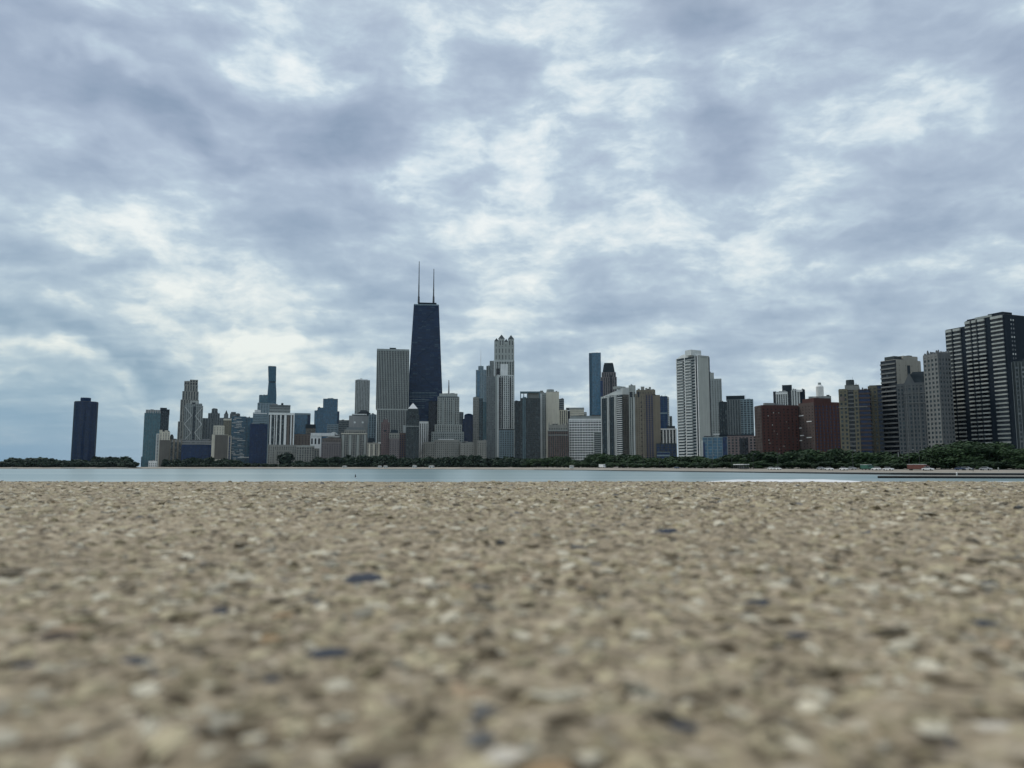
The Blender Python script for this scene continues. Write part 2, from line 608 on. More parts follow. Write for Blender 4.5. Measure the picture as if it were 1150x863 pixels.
# ---- slim tall blue tower: stacked frustums that widen and narrow
b = Bld('skyscraper', 'slender tall blue glass tower with one dark band, narrowing and widening in tiers', 2600, 306, 412)
lv = [(525, 300.2, 311), (476, 300.5, 309.3), (444, 300.4, 310.4), (430, 301.6, 309.8), (428.6, 301.6, 309.9), (411.8, 301.2, 310.2)]
for i in range(5):
    va, ua0, ua1 = lv[i]
    vb, ub0, ub1 = lv[i + 1]
    za = 0 if i == 0 else b.Z(306, va)
    zb = b.Z(306, vb)
    A = [(b.X(ua0, va), 0), (b.X(ua1, va), 0), (b.X(ua1, va), 30), (b.X(ua0, va), 30)]
    Bp = [(b.X(ub0, vb), 0), (b.X(ub1, vb), 0), (b.X(ub1, vb), 30), (b.X(ub0, vb), 30)]
    if i == 3:
        b.mb('dark_band', 'charcoal').prism(A, za, zb, Bp)
    else:
        b.piece('tier', 'g_deepteal').prism(A, za, zb, Bp)
        for t in (.0, .33, .66, 1.0):
            p = (A[0][0] + (A[1][0] - A[0][0]) * t, -.1, za)
            q = (Bp[0][0] + (Bp[1][0] - Bp[0][0]) * t, -.1, zb)
            b.piece('mullion', 'bluemet').tube(p, q, .5, n=4)
b.box('roof', 'charcoal', 301.6, 309.8, 411.4, 412.2, 2, 24)
b.done()
b = Bld('glass_tower', 'hazy blue shoulder tower tucked against the left of the slender blue tower', 2450, 296, 444)
b.blk(291.2, 301, 444.2, G('bluemet', 'g_teal', 8, 4, .1, .12), dep=30)
b.done()
b = Bld('glass_tower', 'broader bluish grey tower below the slender blue tower, behind the pier fronted hotel', 2300, 298, 452)
b.blk(289.4, 308.2, 453, G('bluegrey', 'g_bluegrey', 8, 4, .22, .25), dep=30)
b.box('penthouse', 'tealmet', 292, 303, 452, 453.4, 4, 20)
b.done()

# ---- white hotel with tall white piers on a stone podium
b = Bld('hotel', 'white building of tall bright piers over dark glass, on a pale stone podium', 1500, 316, 464)
x0, x1, z0, z1 = b.blk(302.4, 330.4, 465, BL('g_black'), vb=500.4, dep=28)
st = PW('dirty', 'g_dark2', 4.2, 3.4, .55, .45)
for uc, w in ((304, 1.7), (308.4, .8), (310.7, 1.2), (315.2, 1.6), (320.4, 2.7), (327, 1.4), (329.8, .9)):
    xa, xb = b.X(uc - w / 2, 475), b.X(uc + w / 2, 475)
    b.piece('pier', 'white').box(xa, xb, -2.2, .5, z0, z1 + .5)
for uc in (306.2, 312.9, 318, 323.8, 328.5):
    xa, xb = b.X(uc - 1.2, 475), b.X(uc + 1.2, 475)
    b.piece('window_strip', 'brown' if uc > 322 else 'g_dark2').box(xa, xb, -.4, .4, z0 + 1, z1 - 3)
b.box('cornice', 'white', 301.8, 331, 463.9, 466.2, -2.6, 8)
b.blk(301, 333, 500.2, st, dy=-3, dep=34)
b.box('portal', 'dirty', 309, 328, 506, 507.2, -3.8, 2)
b.box('portal', 'dirty', 309, 310.4, 507.2, 522, -3.9, 2)
b.box('portal', 'dirty', 326.6, 328, 507.2, 522, -3.9, 2)
b.done()
b = Bld('office_block', 'plain grey roof block with a dark knob, rising above the white pier fronted hotel', 1600, 315, 455)
b.blk(303, 326, 455.6, H('stone', 'g_grey', 6, .75), dep=26)
b.box('cornice', 'duskgrey', 302.6, 326.3, 455, 457.4, -1, 4)
xa = b.X(317, 455)
b.mb('roof_tank', 'charcoal').cyl(xa, 8, 2.4, 2.2, b.Z(317, 455.2), b.Z(317, 452.6), 14)
b.done()

# ---- blue glass block right of it
b = Bld('glass_block', 'boxy blue glass building with a pale roof frame, right of the white pier fronted hotel', 1700, 340, 464)
b.blk(331, 345.4, 466, G('bluemet', 'g_blue', 6, 4, .1, .1), dep=34)
b.blk(345.5, 348.6, 464.8, G('bluemet', 'g_navy', 6, 4, .1, .1), dy=3, dep=30)
b.box('roof_frame', 'bluegrey', 330.6, 348.4, 464.2, 466.2, -.8, 5)
b.done()
b = Bld('apartment_block', 'small tan block with a dark flat cap, in front of the boxy blue glass building', 1620, 349, 477)
b.blk(343.6, 354.2, 480.6, H('tan', 'g_dark2', 4, .5), dep=22)
b.box('roof_cap', 'charcoal', 343, 354.6, 476.8, 481, -1, 20)
b.done()
b = Bld('brick_block', 'drab brown grey block below the boxy blue glass building', 1560, 341, 488)
b.blk(330.8, 349, 488.3, PW('brown', 'g_dark', 6, 3.6, .7, .6), dep=22)
b.done()

# ---- stepped blue glass tower
b = Bld('glass_tower', 'blue glass tower with stepped left shoulder, midway between pier fronted hotel and grey striped tower', 1900, 371, 448)
b.blk(363.2, 379.3, 448.4, G('bluemet', 'g_blue', 6, 4, .12, .12), dep=32)
b.blk(353.4, 363.2, 461.6, G('bluemet', 'g_blue', 6, 4, .15, .15), dy=2, dep=28)
b.blk(356.8, 363.2, 458.3, G('bluemet', 'g_blue', 6, 4, .15, .15), dy=4, dep=24)
b.blk(379.2, 381, 462.6, G('bluemet', 'g_navy', 6, 4, .15, .15), dy=4, dep=24)
b.box('penthouse', 'bluegrey', 368, 374.5, 447.4, 448.6, 6, 14)
b.done()
b = Bld('glass_block', 'low pale blue glass slab across the foot of the stepped blue glass tower', 1750, 378, 477)
b.blk(367.4, 390.4, 477, G('bluegrey', 'g_bluegrey', 7, 5, .1, .3), dep=24)
b.done()
b = Bld('arcade_building', 'white building with dark arched openings under a long white roof line', 1500, 355, 487)
x0, x1, z0, z1 = b.blk(348.6, 361, 489.6, BL('white'), dep=22)
b.box('roof_slab', 'white', 349, 376, 486.6, 489.8, -1.2, 16)
for uc, w in ((350.4, 1.8), (354.4, 1.9), (358.4, 2.1)):
    xa, xb = b.X(uc - w / 2, 493), b.X(uc + w / 2, 493)
    m = b.piece('arch_opening', 'g_black')
    za, zb = b.Z(uc, 499), b.Z(uc, 493.4)
    m.box(xa, xb, -.12, .3, za, zb)
    r = (xb - xa) / 2
    k = [((xa + xb) / 2 + r * math.cos(t * math.pi / 8), zb + r * math.sin(t * math.pi / 8)) for t in range(9)]
    for t in range(8):
        m.quadbox([(k[t + 1][0], -.12, zb), (k[t][0], -.12, zb), (k[t][0], .3, zb), (k[t + 1][0], .3, zb),
                   (k[t + 1][0], -.12, k[t + 1][1] + .01), (k[t][0], -.12, k[t][1] + .01), (k[t][0], .3, k[t][1] + .01), (k[t + 1][0], .3, k[t + 1][1] + .01)])
b.done()
b = Bld('hall', 'pale hall with a low rounded gable, right of the dark arched white building', 1530, 374, 487)
b.blk(368.4, 381, 488.6, H('offwhite', 'g_dark2', 5, .6), dep=20)
xa, xb, zz = b.X(369.5, 488), b.X(380, 488), b.Z(374.5, 488.6)
h = b.Z(374.5, 485.4) - zz
b.mb('rounded_roof', 'offwhite').v += []
pts = [(xa + (xb - xa) * t / 10, zz + h * math.sin(math.pi * t / 10) + .1) for t in range(11)]
for t in range(10):
    b.mb('rounded_roof', 'offwhite').quadbox([(pts[t][0], 0, zz - .5), (pts[t + 1][0], 0, zz - .5), (pts[t + 1][0], 18, zz - .5), (pts[t][0], 18, zz - .5),
                                              (pts[t][0], 0, pts[t][1]), (pts[t + 1][0], 0, pts[t + 1][1]), (pts[t + 1][0], 18, pts[t + 1][1]), (pts[t][0], 18, pts[t][1])])
b.mb('roof_vent', 'g_black').box(b.X(372.6, 487), b.X(376.6, 487), -.4, 2, zz + .4, zz + 2.6)
b.done()
b = Bld('brick_block', 'wide reddish brown block behind the shore trees, below the rounded gable', 1440, 372, 497)
b.blk(361.3, 382.8, 497, PW('mauve', 'g_dark', 4.6, 3.4, .55, .45), dep=24)
b.blk(362, 383, 492.8, PW('brown', 'g_dark', 4.6, 3.4, .6, .5), dy=5, dep=18, vb=497.3)
b.done()
b = Bld('apartment_block', 'low beige block with a fine window grid, right of the stone podium', 1450, 346, 500)
b.blk(333.2, 353, 501.3, PW('dirty', 'g_dark2', 4.4, 3.4, .42, .38), dep=22)
b.blk(353, 358.5, 504.3, PW('dirty', 'g_dark2', 4.4, 3.4, .42, .38), dy=2, dep=20)
b.box('cornice', 'stone_pale', 333, 353.2, 500.6, 502, -.8, 3)
b.done()

# ---- far tall grey tower
b = Bld('skyscraper', 'hazy plain grey tower with a tiny white roof cap, left of the grey striped tower', 2450, 407, 427)
b.blk(399.3, 415.3, 427.4, G('stone', 'g_grey', 5, 3.9, .55, .04, .7), dep=40)
b.box('roof_cap', 'white', 401.5, 413.2, 426.2, 427.2, 5, 25)
b.box('roof_cap', 'white', 404.5, 407, 425, 426.4, 8, 12)
b.done()
b = Bld('office_block', 'dark hipped roof building at the foot of the hazy plain grey tower', 1680, 409, 464)
b.blk(401.5, 416, 464.2, G('charcoal', 'g_dark', 6, 4, .3, .2), dep=26)
b.mb('hip_roof', 'charcoal').pyramid(b.X(402, 464), b.X(415, 464), 1, 24, b.Z(408, 464.4), b.Z(408, 460.6), .45)
b.done()
b = Bld('office_block', 'plain grey office block with two white discs and a white roof edge', 1600, 403, 467)
b.blk(392, 414.2, 467.5, BL('concrete'), dep=26)
b.box('roof_slab', 'white', 395.2, 412, 465, 466.2, 1, 18)
b.box('roof_storey', 'g_dark', 396, 411.4, 466.2, 467.8, 2, 16)
for uc in (398.4, 407.4):
    zc = b.Z(uc, 474.6)
    b.piece('disc', 'white').tube((b.X(uc, 474.6), -.5, zc), (b.X(uc, 474.6), .2, zc), 2.2, n=16)
b.box('lower_ledge', 'stone_pale', 392, 414, 480.2, 481.2, -1, 2)
b.box('stair_tower', 'bluegrey', 413, 416.4, 476, 492, -2, 8)
b.done()
b = Bld('office_block', 'low grey wing joining the blue stepped tower to the white disc block', 1660, 386, 472)
b.blk(380.4, 393, 472.5, H('duskgrey', 'g_dark2', 4, .5), dep=22)
b.done()
b = Bld('office_block', 'blue grey gridded block wedged left of the grey striped tower', 1570, 418, 466)
b.blk(414.3, 422.6, 466, G('bluegrey', 'g_dark', 4.4, 3.6, .4, .3), dep=26)
b.done()

# ---- cream grand hotel
b = Bld('hotel', 'long cream grand hotel with a dark recessed attic, behind the shore trees', 1460, 398, 485)
st = PW('dirty', 'g_dark2', 4.2, 3.6, .40, .34)
b.blk(383.4, 412, 487.2, st, dep=26)
b.blk(387, 410.6, 483.4, PW('dirty', 'g_dark', 4, 3.4, .5, .4), dy=5, dep=18, vb=487.5)
b.mb('mansard_roof', 'duskgrey').pyramid(b.X(387.5, 484), b.X(410.4, 484), 6, 22, b.Z(399, 483.6), b.Z(399, 479.8), .8)
for uc in (385.4, 393.5, 402, 410):
    b.piece('bay', 'stone_pale').box(b.X(uc - 1.3, 490), b.X(uc + 1.3, 490), -1.6, .5, 0, b.Z(uc, 488.6))
b.box('cornice', 'cream', 383, 412.4, 486.6, 487.7, -1.2, 3)
b.done()
b = Bld('hotel', 'cream low block with a steep dark dormered roof, left of the pink tower', 1430, 421, 497)
st = PW('cream2', 'g_dark2', 4.4, 3.6, .42, .34)
b.blk(412.5, 431.2, 498, st, dep=24)
b.mb('mansard_roof', 'charcoal').pyramid(b.X(412.6, 496), b.X(421.4, 496), 3, 20, b.Z(417, 498.2), b.Z(417, 492), .75)
b.box('chimney', 'charcoal', 414, 416, 491.4, 494, 8, 4)
b.box('cornice', 'white', 424.6, 431.6, 496.8, 498.4, -1.2, 4)
for uc in (415, 420, 425.5, 430):
    b.piece('bay', 'cream').box(b.X(uc - 1, 500), b.X(uc + 1, 500), -1.4, .5, 0, b.Z(uc, 499))
b.done()

# ---- grey striped tower
b = Bld('skyscraper', 'broad grey tower striped with pale vertical piers, left of the tapering black tower', 1560, 441, 393)
st = G('stone_pale', 'g_plain', 3.3, 4.0, .36, .05, .8, every=1)
b.blk(423.6, 459.4, 394.2, st, vb=459.5, dy=.0, dep=44, core='g_dark2')
b.blk(423.6, 459.4, 460.6, st, dep=44, core='g_dark2')
b.box('mid_band', 'stone_pale', 423.2, 459.7, 459.3, 460.8, -1.3, 46)
b.box('top_band', 'stone', 423.3, 459.7, 392.2, 394.4, -1.2, 46)
b.box('penthouse', 'charcoal', 437.6, 444.8, 390.8, 392.4, 8, 16)
b.done()
b = Bld('brick_tower', 'narrow faded pink tower in front of the grey striped tower', 1420, 433, 473)
b.blk(428.4, 437.5, 475, PW('pink', 'g_dark', 4, 3.4, .6, .5), dep=18)
b.blk(430.4, 436, 471.6, BL('pink'), dy=2, dep=12, vb=475.3)
b.box('recess', 'g_black', 431, 434, 483, 485, -.5, 1.2)
b.done()
b = Bld('brick_block', 'mauve brick block with a pale upper band, right of the pink tower', 1410, 443, 487)
b.blk(437.5, 448.4, 493, PW('mauve', 'g_dark', 4.4, 3.4, .65, .55), dep=20)
b.blk(437.3, 448.4, 487, PW('dirty', 'g_dark2', 4, 3.2, .5, .45), dy=.6, dep=18, vb=492.6)
b.mb('hip_roof', 'charcoal').pyramid(b.X(437.6, 486), b.X(447.6, 486), 3, 17, b.Z(442, 487.2), b.Z(442, 482.6), .6)
b.done()
b = Bld('brick_block', 'dark purplish block between the mauve block and the white capped tower', 1425, 452, 487)
b.blk(448.4, 456.2, 487, PW('brownbrick', 'g_navy', 4, 3.4, .5, .45), dep=20)  # dark brown brick with navy panes
b.box('stair_tower', 'offwhite', 452.8, 456.2, 477.8, 487, 6, 8)
b.done()

# ---- slate tower with white pyramid
b = Bld('apartment_tower', 'dark slate tower capped by a bright white pyramid, below the tapering black tower', 1420, 464, 461)
st = PW('slate', 'g_dark2', 4.4, 3.4, .5, .42)
b.blk(456.3, 470.8, 466.6, st, dep=20)
b.blk(457.2, 470, 461.4, st, dy=1.2, dep=17, vb=466.9)
b.mb('pyramid_roof', 'whitepaint').pyramid(b.X(458.2, 458), b.X(469.4, 458), 1.8, 17.5, b.Z(464, 459.3), b.Z(464, 452.4))
b.box('cornice', 'slate', 458, 469.6, 459.2, 461.6, 1.6, 16)
b.box('ledge', 'stone', 456, 471, 478.5, 479.4, -.9, 2)
for uc in (461.4, 465.4):
    b.piece('arched_window', 'g_black').box(b.X(uc - 1.4, 468), b.X(uc + 1.4, 468), -.5, 1, b.Z(uc, 470), b.Z(uc, 466.9))
b.done()
b = Bld('apartment_block', 'slim white block of vertical strips, right of the white capped slate tower', 1490, 476, 474)
b.blk(471, 480.8, 474, G('white', 'g_dark', 4, 3.4, .55, .06, .8), dep=20)
b.box('top_band', 'white', 470.8, 481, 473.6, 476, -1.1, 12)
b.done()
b = Bld('glass_tower', 'plain black glass slab in front of the lower right of the tapering black tower', 1520, 486, 451)
b.blk(481.4, 491.8, 451.2, G('black', 'g_black', 5, 3.8, .1, .08, .2), dep=26)
b.done()

# ---- tapering black tower with two antennas
b = Bld('skyscraper', 'tallest tower, tapering black facade with diagonal bracing and two tall roof antennas', 1640, 478.8, 342)
zt = b.Z(478.8, 341.6)
xa, xb = b.X(465, 342), b.X(492.7, 342)
ra, rb = b.X(457.1, 460), b.X(497.2, 460)
z46 = b.Z(478, 460)
ga, gb = xa + (ra - xa) * zt / (zt - z46), xb + (rb - xb) * zt / (zt - z46)
dg, dt = 52.0, 31.0
def hx(t, z):
    k = z / zt
    return (ga + (gb - ga) * t) * (1 - k) + (xa + (xb - xa) * t) * k
def hy(z):
    return 10 * z / zt
def hyb(z):
    k = z / zt
    return dg * (1 - k) + (10 + dt) * k
b.mb('wall', 'g_hanc').quadbox([(ga, 0, 0), (gb, 0, 0), (gb, dg, 0), (ga, dg, 0), (xa, 10, zt), (xb, 10, zt), (xb, 10 + dt, zt), (xa, 10 + dt, zt)])
for k in range(98):
    z = k * zt / 98
    m = b.piece('spandrel', 'hanc')
    m.quadbox([(hx(0, z) - .25, hy(z) - .3, z), (hx(1, z) + .25, hy(z) - .3, z), (hx(1, z) + .25, hyb(z) + .3, z), (hx(0, z) - .25, hyb(z) + .3, z),
               (hx(0, z) - .25, hy(z) - .28, z + 1.1), (hx(1, z) + .25, hy(z) - .28, z + 1.1), (hx(1, z) + .25, hyb(z) + .28, z + 1.1), (hx(0, z) - .25, hyb(z) + .28, z + 1.1)])
for t in np.linspace(0, 1, 11):
    p, q = (hx(t, 0), -.4, 0), (hx(t, zt), 9.6, zt)
    b.piece('column', 'hanc').tube(p, q, .8 if t in (0, 1) else .45, n=4)
zs = [0]
for k in range(5):
    zs.append(zs[-1] + zt * (.225, .21, .195, .18, .19)[k])
for k in range(5):
    za, zb = zs[k], min(zt, zs[k + 1])
    for (ta, tb) in ((0, 1), (1, 0)):
        b.piece('diagonal_brace', 'hanc').tube((hx(ta, za), hy(za) - .25, za), (hx(tb, zb), hy(zb) - .25, zb), .6, n=4)
for k, (v, al) in enumerate(((440.8, .9), (442.2, .9), (444, .9), (446, .8), (449, .65), (451, .55), (455.5, .5), (458.4, .5))):
    z = b.Z(478, v)
    b.piece('bright_storey', 'bluegrey' if k in (0, 3, 4) else 'greyblue').box(hx(.06, z), hx(.06 + .86 * al, z), hy(z) - .7, hy(z) + .5, z - .45, z + .45)
b.mb('top_storey', 'bluegrey').quadbox([(xa - .3, 9.5, zt - 1), (xb + .3, 9.5, zt - 1), (xb + .3, 10.5 + dt, zt - 1), (xa - .3, 10.5 + dt, zt - 1),
                                        (xa - .3, 9.5, zt + 1.4), (xb + .3, 9.5, zt + 1.4), (xb + .3, 10.5 + dt, zt + 1.4), (xa - .3, 10.5 + dt, zt + 1.4)])
b.mb('roof_house', 'black').box(b.X(469.4, 340), b.X(490.4, 340), 15, 36, zt + 1.4, b.Z(478, 338.4))
zr = b.Z(478, 338.4)
for uc, vtop, vmid in ((470.4, 291, 318), (487.2, 299.5, 322)):
    x = b.X(uc, 320)
    o = MB()
    o.tube((x, 20, zr - 1), (x, 20, b.Z(uc, 331)), 2.3, 2.0)
    o.tube((x, 20, b.Z(uc, 331)), (x, 20, b.Z(uc, vmid)), 1.45, 1.3)
    o.tube((x, 20, b.Z(uc, vmid)), (x, 20, b.Z(uc, vtop)), 1.15, .65)
    o.build('antenna', 'darkmetal', b.root)
b.done()

# ---- stepped art deco tower
b = Bld('stone_tower', 'stepped grey stone tower with a roof beacon mast, right of the tapering black tower', 1460, 504, 445)
st = G('stone_pale', 'g_dark', 4.2, 3.5, .52, .2, .6)
b.blk(491.8, 515.6, 446, st, dep=30, dy=8)
b.blk(493.4, 513.8, 442.6, BL('stone_pale'), dep=24, dy=10.5, vb=446.4)
b.box('crown', 'duskgrey', 493, 514.4, 445.4, 446.8, 7, 30)
b.blk(488.6, 518.4, 477.6, st, dep=36, dy=5)
b.blk(484.6, 521, 485.6, PW('stone', 'g_dark', 4, 3.6, .5, .4), dep=40, dy=2.4)
b.blk(475.6, 530.6, 497, PW('dirty', 'g_dark', 4.2, 3.8, .62, .5), dep=42, dy=0)
b.box('terrace_roof', 'white', 492, 510, 493.2, 494.6, .6, 6)
b.blk(488, 515.6, 494.6, PW('dirty', 'g_dark2', 4, 3.4, .6, .5), dep=6, dy=-1.2)
for uc in (497.4, 503.6, 509.8):
    b.piece('buttress', 'stone').box(b.X(uc - .9, 450, 8), b.X(uc + .9, 450, 8), 5.6, 8.4, b.Z(uc, 477.6), b.Z(uc, 449))
x, zc = b.X(504, 440, 20), b.Z(504, 442.6, 20)
o = MB()
o.tube((x, 20, zc - 1), (x, 20, b.Z(504, 433.5, 20)), 1.6, 1.2)
o.tube((x, 20, b.Z(504, 433.5, 20)), (x, 20, b.Z(504, 427, 20)), 1.1, .7)
o.build('mast', 'greymetal', b.root)
b.done()

# ---- navy round-topped tower
b = Bld('residential_tower', 'navy slab with a rounded top, between stepped stone tower and glass corner block', 1600, 525, 466)
x0, x1, z0, z1 = b.blk(521.4, 531.4, 467.4, G('navy', 'g_navy', 4, 3.4, .12, .1, .2), dep=24, roof=None)
b.blk(519.6, 522, 471, G('navy', 'g_navy', 4, 3.4, .12, .1, .2), dy=2, dep=20)
r, xc = (x1 - x0) / 2, (x0 + x1) / 2
h = b.Z(526, 464.8) - z1
pts = [(xc + r * math.cos(math.pi * (1 - t / 12)), z1 + h * math.sin(math.pi * t / 12) + .2) for t in range(13)]
for t in range(12):
    b.mb('rounded_roof', 'navy').quadbox([(pts[t][0], .1, z1 - .5), (pts[t + 1][0], .1, z1 - .5), (pts[t + 1][0], 23, z1 - .5), (pts[t][0], 23, z1 - .5),
                                          (pts[t][0], .1, pts[t][1]), (pts[t + 1][0], .1, pts[t + 1][1]), (pts[t + 1][0], 23, pts[t + 1][1]), (pts[t][0], 23, pts[t][1])])
b.done()
b = Bld('apartment_block', 'small grey block peeking out behind the right shoulder of the stepped stone tower', 1640, 518, 463)
b.blk(515, 520.4, 463.4, PW('duskgrey', 'g_dark2', 4, 3.4, .55, .5), dep=20)
b.done()

# ---- far pale blue tower with mast
b = Bld('skyscraper', 'pale blue glass tower with a thin white mast, left of the turreted stone tower', 2250, 540, 416)
b.blk(534.6, 546.4, 416, G('bluegrey', 'g_bluegrey', 7, 4, .18, .1, .3), dep=34)
b.blk(537.2, 543, 411.6, G('bluegrey', 'g_bluegrey', 7, 4, .3, .1, .3), dy=6, dep=20, vb=416.2)
x = b.X(540, 405, 14)
o = MB()
o.tube((x, 14, b.Z(540, 411.8, 14)), (x, 14, b.Z(540, 400, 14)), .9, .7)
o.tube((x, 14, b.Z(540, 400, 14)), (x, 14, b.Z(540, 392.8, 14)), .6, .3)
o.build('mast', 'whitepaint', b.root)
for uc in (536.6, 538):
    b.piece('window_strip', 'g_blue').box(b.X(uc - .7, 430), b.X(uc + .7, 430), -.75, .3, 4, b.Z(uc, 417))
b.done()
b = Bld('apartment_tower', 'beige and teal glass corner block in front of the pale blue masted tower', 1560, 538, 447)
b.blk(531.4, 537.6, 446.8, PW('dirty', 'g_grey', 4, 3.4, .5, .45), dep=26)
b.blk(537.6, 542.4, 447.6, G('greyblue', 'g_dark', 5, 3.4, .15, .15), dy=1.5, dep=24)
b.blk(542.4, 546.6, 452.4, G('tealmet', 'g_teal', 5, 3.4, .25, .2), dy=0.6, dep=24)
b.box('podium', 'dirty', 531, 546.6, 494.6, 524, -1, 24)
b.done()
b = Bld('apartment_block', 'low beige block with few windows, right end of the stepped stone tower podium', 1440, 525, 498)
b.blk(517.2, 532.4, 498, PW('dirty', 'g_dark2', 5, 3.6, .75, .65), dy=-3, dep=24)
b.done()
b = Bld('apartment_block', 'low tan block at the foot of the beige and teal corner block', 1410, 541, 496)
b.blk(535.8, 546.2, 495.6, PW('dirty', 'g_dark2', 4.4, 3.4, .66, .5), dep=24)
b.done()

# ---- turreted tower and its neighbours
b = Bld('stone_tower', 'tall grey tower crowned by pointed corner turrets', 1700, 566, 390)
st = G('stone', 'g_dark2', 6, 3.8, .55, .12, .5)
b.blk(555.4, 577.2, 384.6, G('stone_pale', 'g_dark2', 7, 14, .8, .3, .5), vb=406, dy=6, dep=34)
b.blk(554.6, 577.4, 406, G('stone_pale', 'g_dark2', 6, 3.8, .55, .12, .5), dy=3, dep=40)
b.blk(550.2, 555, 405.8, st, dy=5, dep=34)
b.blk(546.4, 551, 411.4, st, dy=7, dep=30)
for uc, w, vb_, va, dy in ((563.2, 6.8, 388.4, 375.4, 5.0), (573.9, 6.6, 388.4, 376, 5.0), (557.6, 4.6, 388.4, 379.6, 14), (568.5, 4.2, 388.4, 380.4, 16)):
    xa, xb = b.X(uc - w / 2, 385, dy), b.X(uc + w / 2, 385, dy)
    zb, zp = b.Z(uc, vb_, dy), b.Z(uc, va + (5.0 if w > 5 else 3.6), dy)
    t = MB()
    t.box(xa, xb, dy, dy + xb - xa, zb - 1, zp)
    to = t.build('turret', 'stone_pale', b.root)
    t = MB()
    t.pyramid(xa - .4, xb + .4, dy - .4, dy + xb - xa + .4, zp, b.Z(uc, va, dy))
    t.build('spire', 'slate', to)
    t = MB()
    for k in (.28, .72):
        xm = xa + (xb - xa) * k
        t.box(xm - .9, xm + .9, dy - .15, dy + .3, zb + 1, zb + (zp - zb) * .72)
    t.build('opening', 'g_black', to)
b.box('frame', 'offwhite', 554, 576, 405, 406.4, 1.6, 6)
b.box('frame', 'offwhite', 554.4, 556.2, 406.4, 422.6, 1.8, 6)
b.box('panel', 'white', 562, 570.4, 409, 424, 1.9, 4)
b.box('slot', 'g_black', 557.4, 561, 414, 422, 2.2, 3)
b.done()
b = Bld('office_tower', 'brownish grey flank tower below the left shoulder of the turreted tower', 1500, 552, 424)
b.blk(546.6, 558.6, 424, G('duskgrey', 'g_grey', 3.6, 3.4, .62, .35, .3), dep=24)
b.blk(556.2, 558.8, 423.6, BL('stone'), dy=-.8, dep=12)
b.done()
b = Bld('apartment_tower', 'pale tower of fine vertical bars with one dark horizontal line, below the turrets', 1430, 568, 422)
st = G('offwhite', 'g_dark2', 3.6, 3.4, .42, .26, .5)
b.blk(558.8, 576.6, 422, st, dep=24, vb=482)
b.blk(558.8, 577, 483, PW('bluegrey', 'g_dark', 4.4, 3.4, .4, .42), dep=24)
for uc in (561.4, 564):
    b.piece('dark_bay', 'g_black').box(b.X(uc - .8, 440), b.X(uc + .8, 440), -.9, .3, b.Z(uc, 481.6), b.Z(uc, 424))
b.piece('dark_bay', 'g_black').box(b.X(572.4, 440), b.X(574, 440), -.9, .3, b.Z(573, 481.6), b.Z(573, 424))
b.box('dark_line', 'g_black', 558.6, 577.2, 482, 483.2, -.6, 20)
b.box('corner_pier', 'offwhite', 558.4, 560.2, 421, 523, -1.3, 3)
b.done()

# ---- dark glass curved block and beige tower
b = Bld('glass_tower', 'dark glass tower with an open pale roof frame, left of the plain beige tower', 1350, 592, 447)
b.blk(578, 584.4, 451, G('charcoal', 'g_dark', 4, 3.3, .12, .2), dy=4, dep=24)
b.blk(584.4, 606.5, 448, G('slate', 'g_dark', 4.6, 3.3, .14, .22), dep=28)
for k, uc in enumerate((587.6, 589.6)):
    b.piece('pier', 'greyblue').box(b.X(uc - .5, 470), b.X(uc + .5, 470), -1.1, .3, 0, b.Z(uc, 446))
b.box('roof_frame', 'greyblue', 584, 606.6, 439.8, 441.2, .5, 20)
for uc in (584.6, 588.2, 592.2, 606):
    b.piece('frame_post', 'greyblue').box(b.X(uc - .5, 444), b.X(uc + .5, 444), .6, 2, b.Z(uc, 448), b.Z(uc, 441))
b.box('penthouse', 'dirty', 592, 606, 441.5, 448, 6, 16)
b.done()
b = Bld('apartment_tower', 'plain beige tower with blank pale front and round roof drum', 1385, 617, 440)
b.blk(613.2, 627.8, 440.6, BL('cream'), dep=24)
b.blk(606.6, 613.2, 441.8, PW('stone', 'g_dark2', 3.4, 3.3, .55, .5), dy=2, dep=22)
b.box('pale_strip', 'offwhite', 606.8, 608.6, 442.5, 522, 1.2, 3)
x = b.X(618, 440, 10)
b.mb('roof_drum', 'stone').cyl(x, 10, 7.0, 6.6, b.Z(618, 440.8), b.Z(618, 437.2), 20)
b.box('penthouse', 'dirty', 606.5, 610, 438.9, 442, 6, 8)
b.done()
b = Bld('office_block', 'small dark grey tower top just right of the plain beige tower', 1520, 630, 448.6)
b.blk(627.6, 633.2, 448.6, H('duskgrey', 'g_dark', 3.8, .6), dep=20)
b.done()
b = Bld('apartment_tower', 'cream tower with dark vertical slot and flat white roofs, behind the ornate red brown block', 1420, 643, 458)
b.blk(628.6, 637, 461, G('cream', 'g_dark', 3.2, 3.4, .5, .06, .6), dep=22)
b.blk(637, 640.2, 462, BL('g_black'), dy=3, dep=18)
b.blk(640.2, 655.6, 460.4, H('cream', 'g_grey', 3.5, .72), dy=.5, dep=22)
b.blk(655.6, 658.7, 463.4, H('stone_pale', 'g_grey', 3.5, .72), dy=2, dep=20)
b.box('roof_slab', 'stone', 635.6, 656, 458, 460.4, 3, 16)
b.box('roof_slot', 'g_black', 636.2, 639, 458.6, 460.6, 2.4, 3)
b.box('penthouse', 'charcoal', 650.4, 654.4, 466.6, 468, -.8, 2)
b.done()

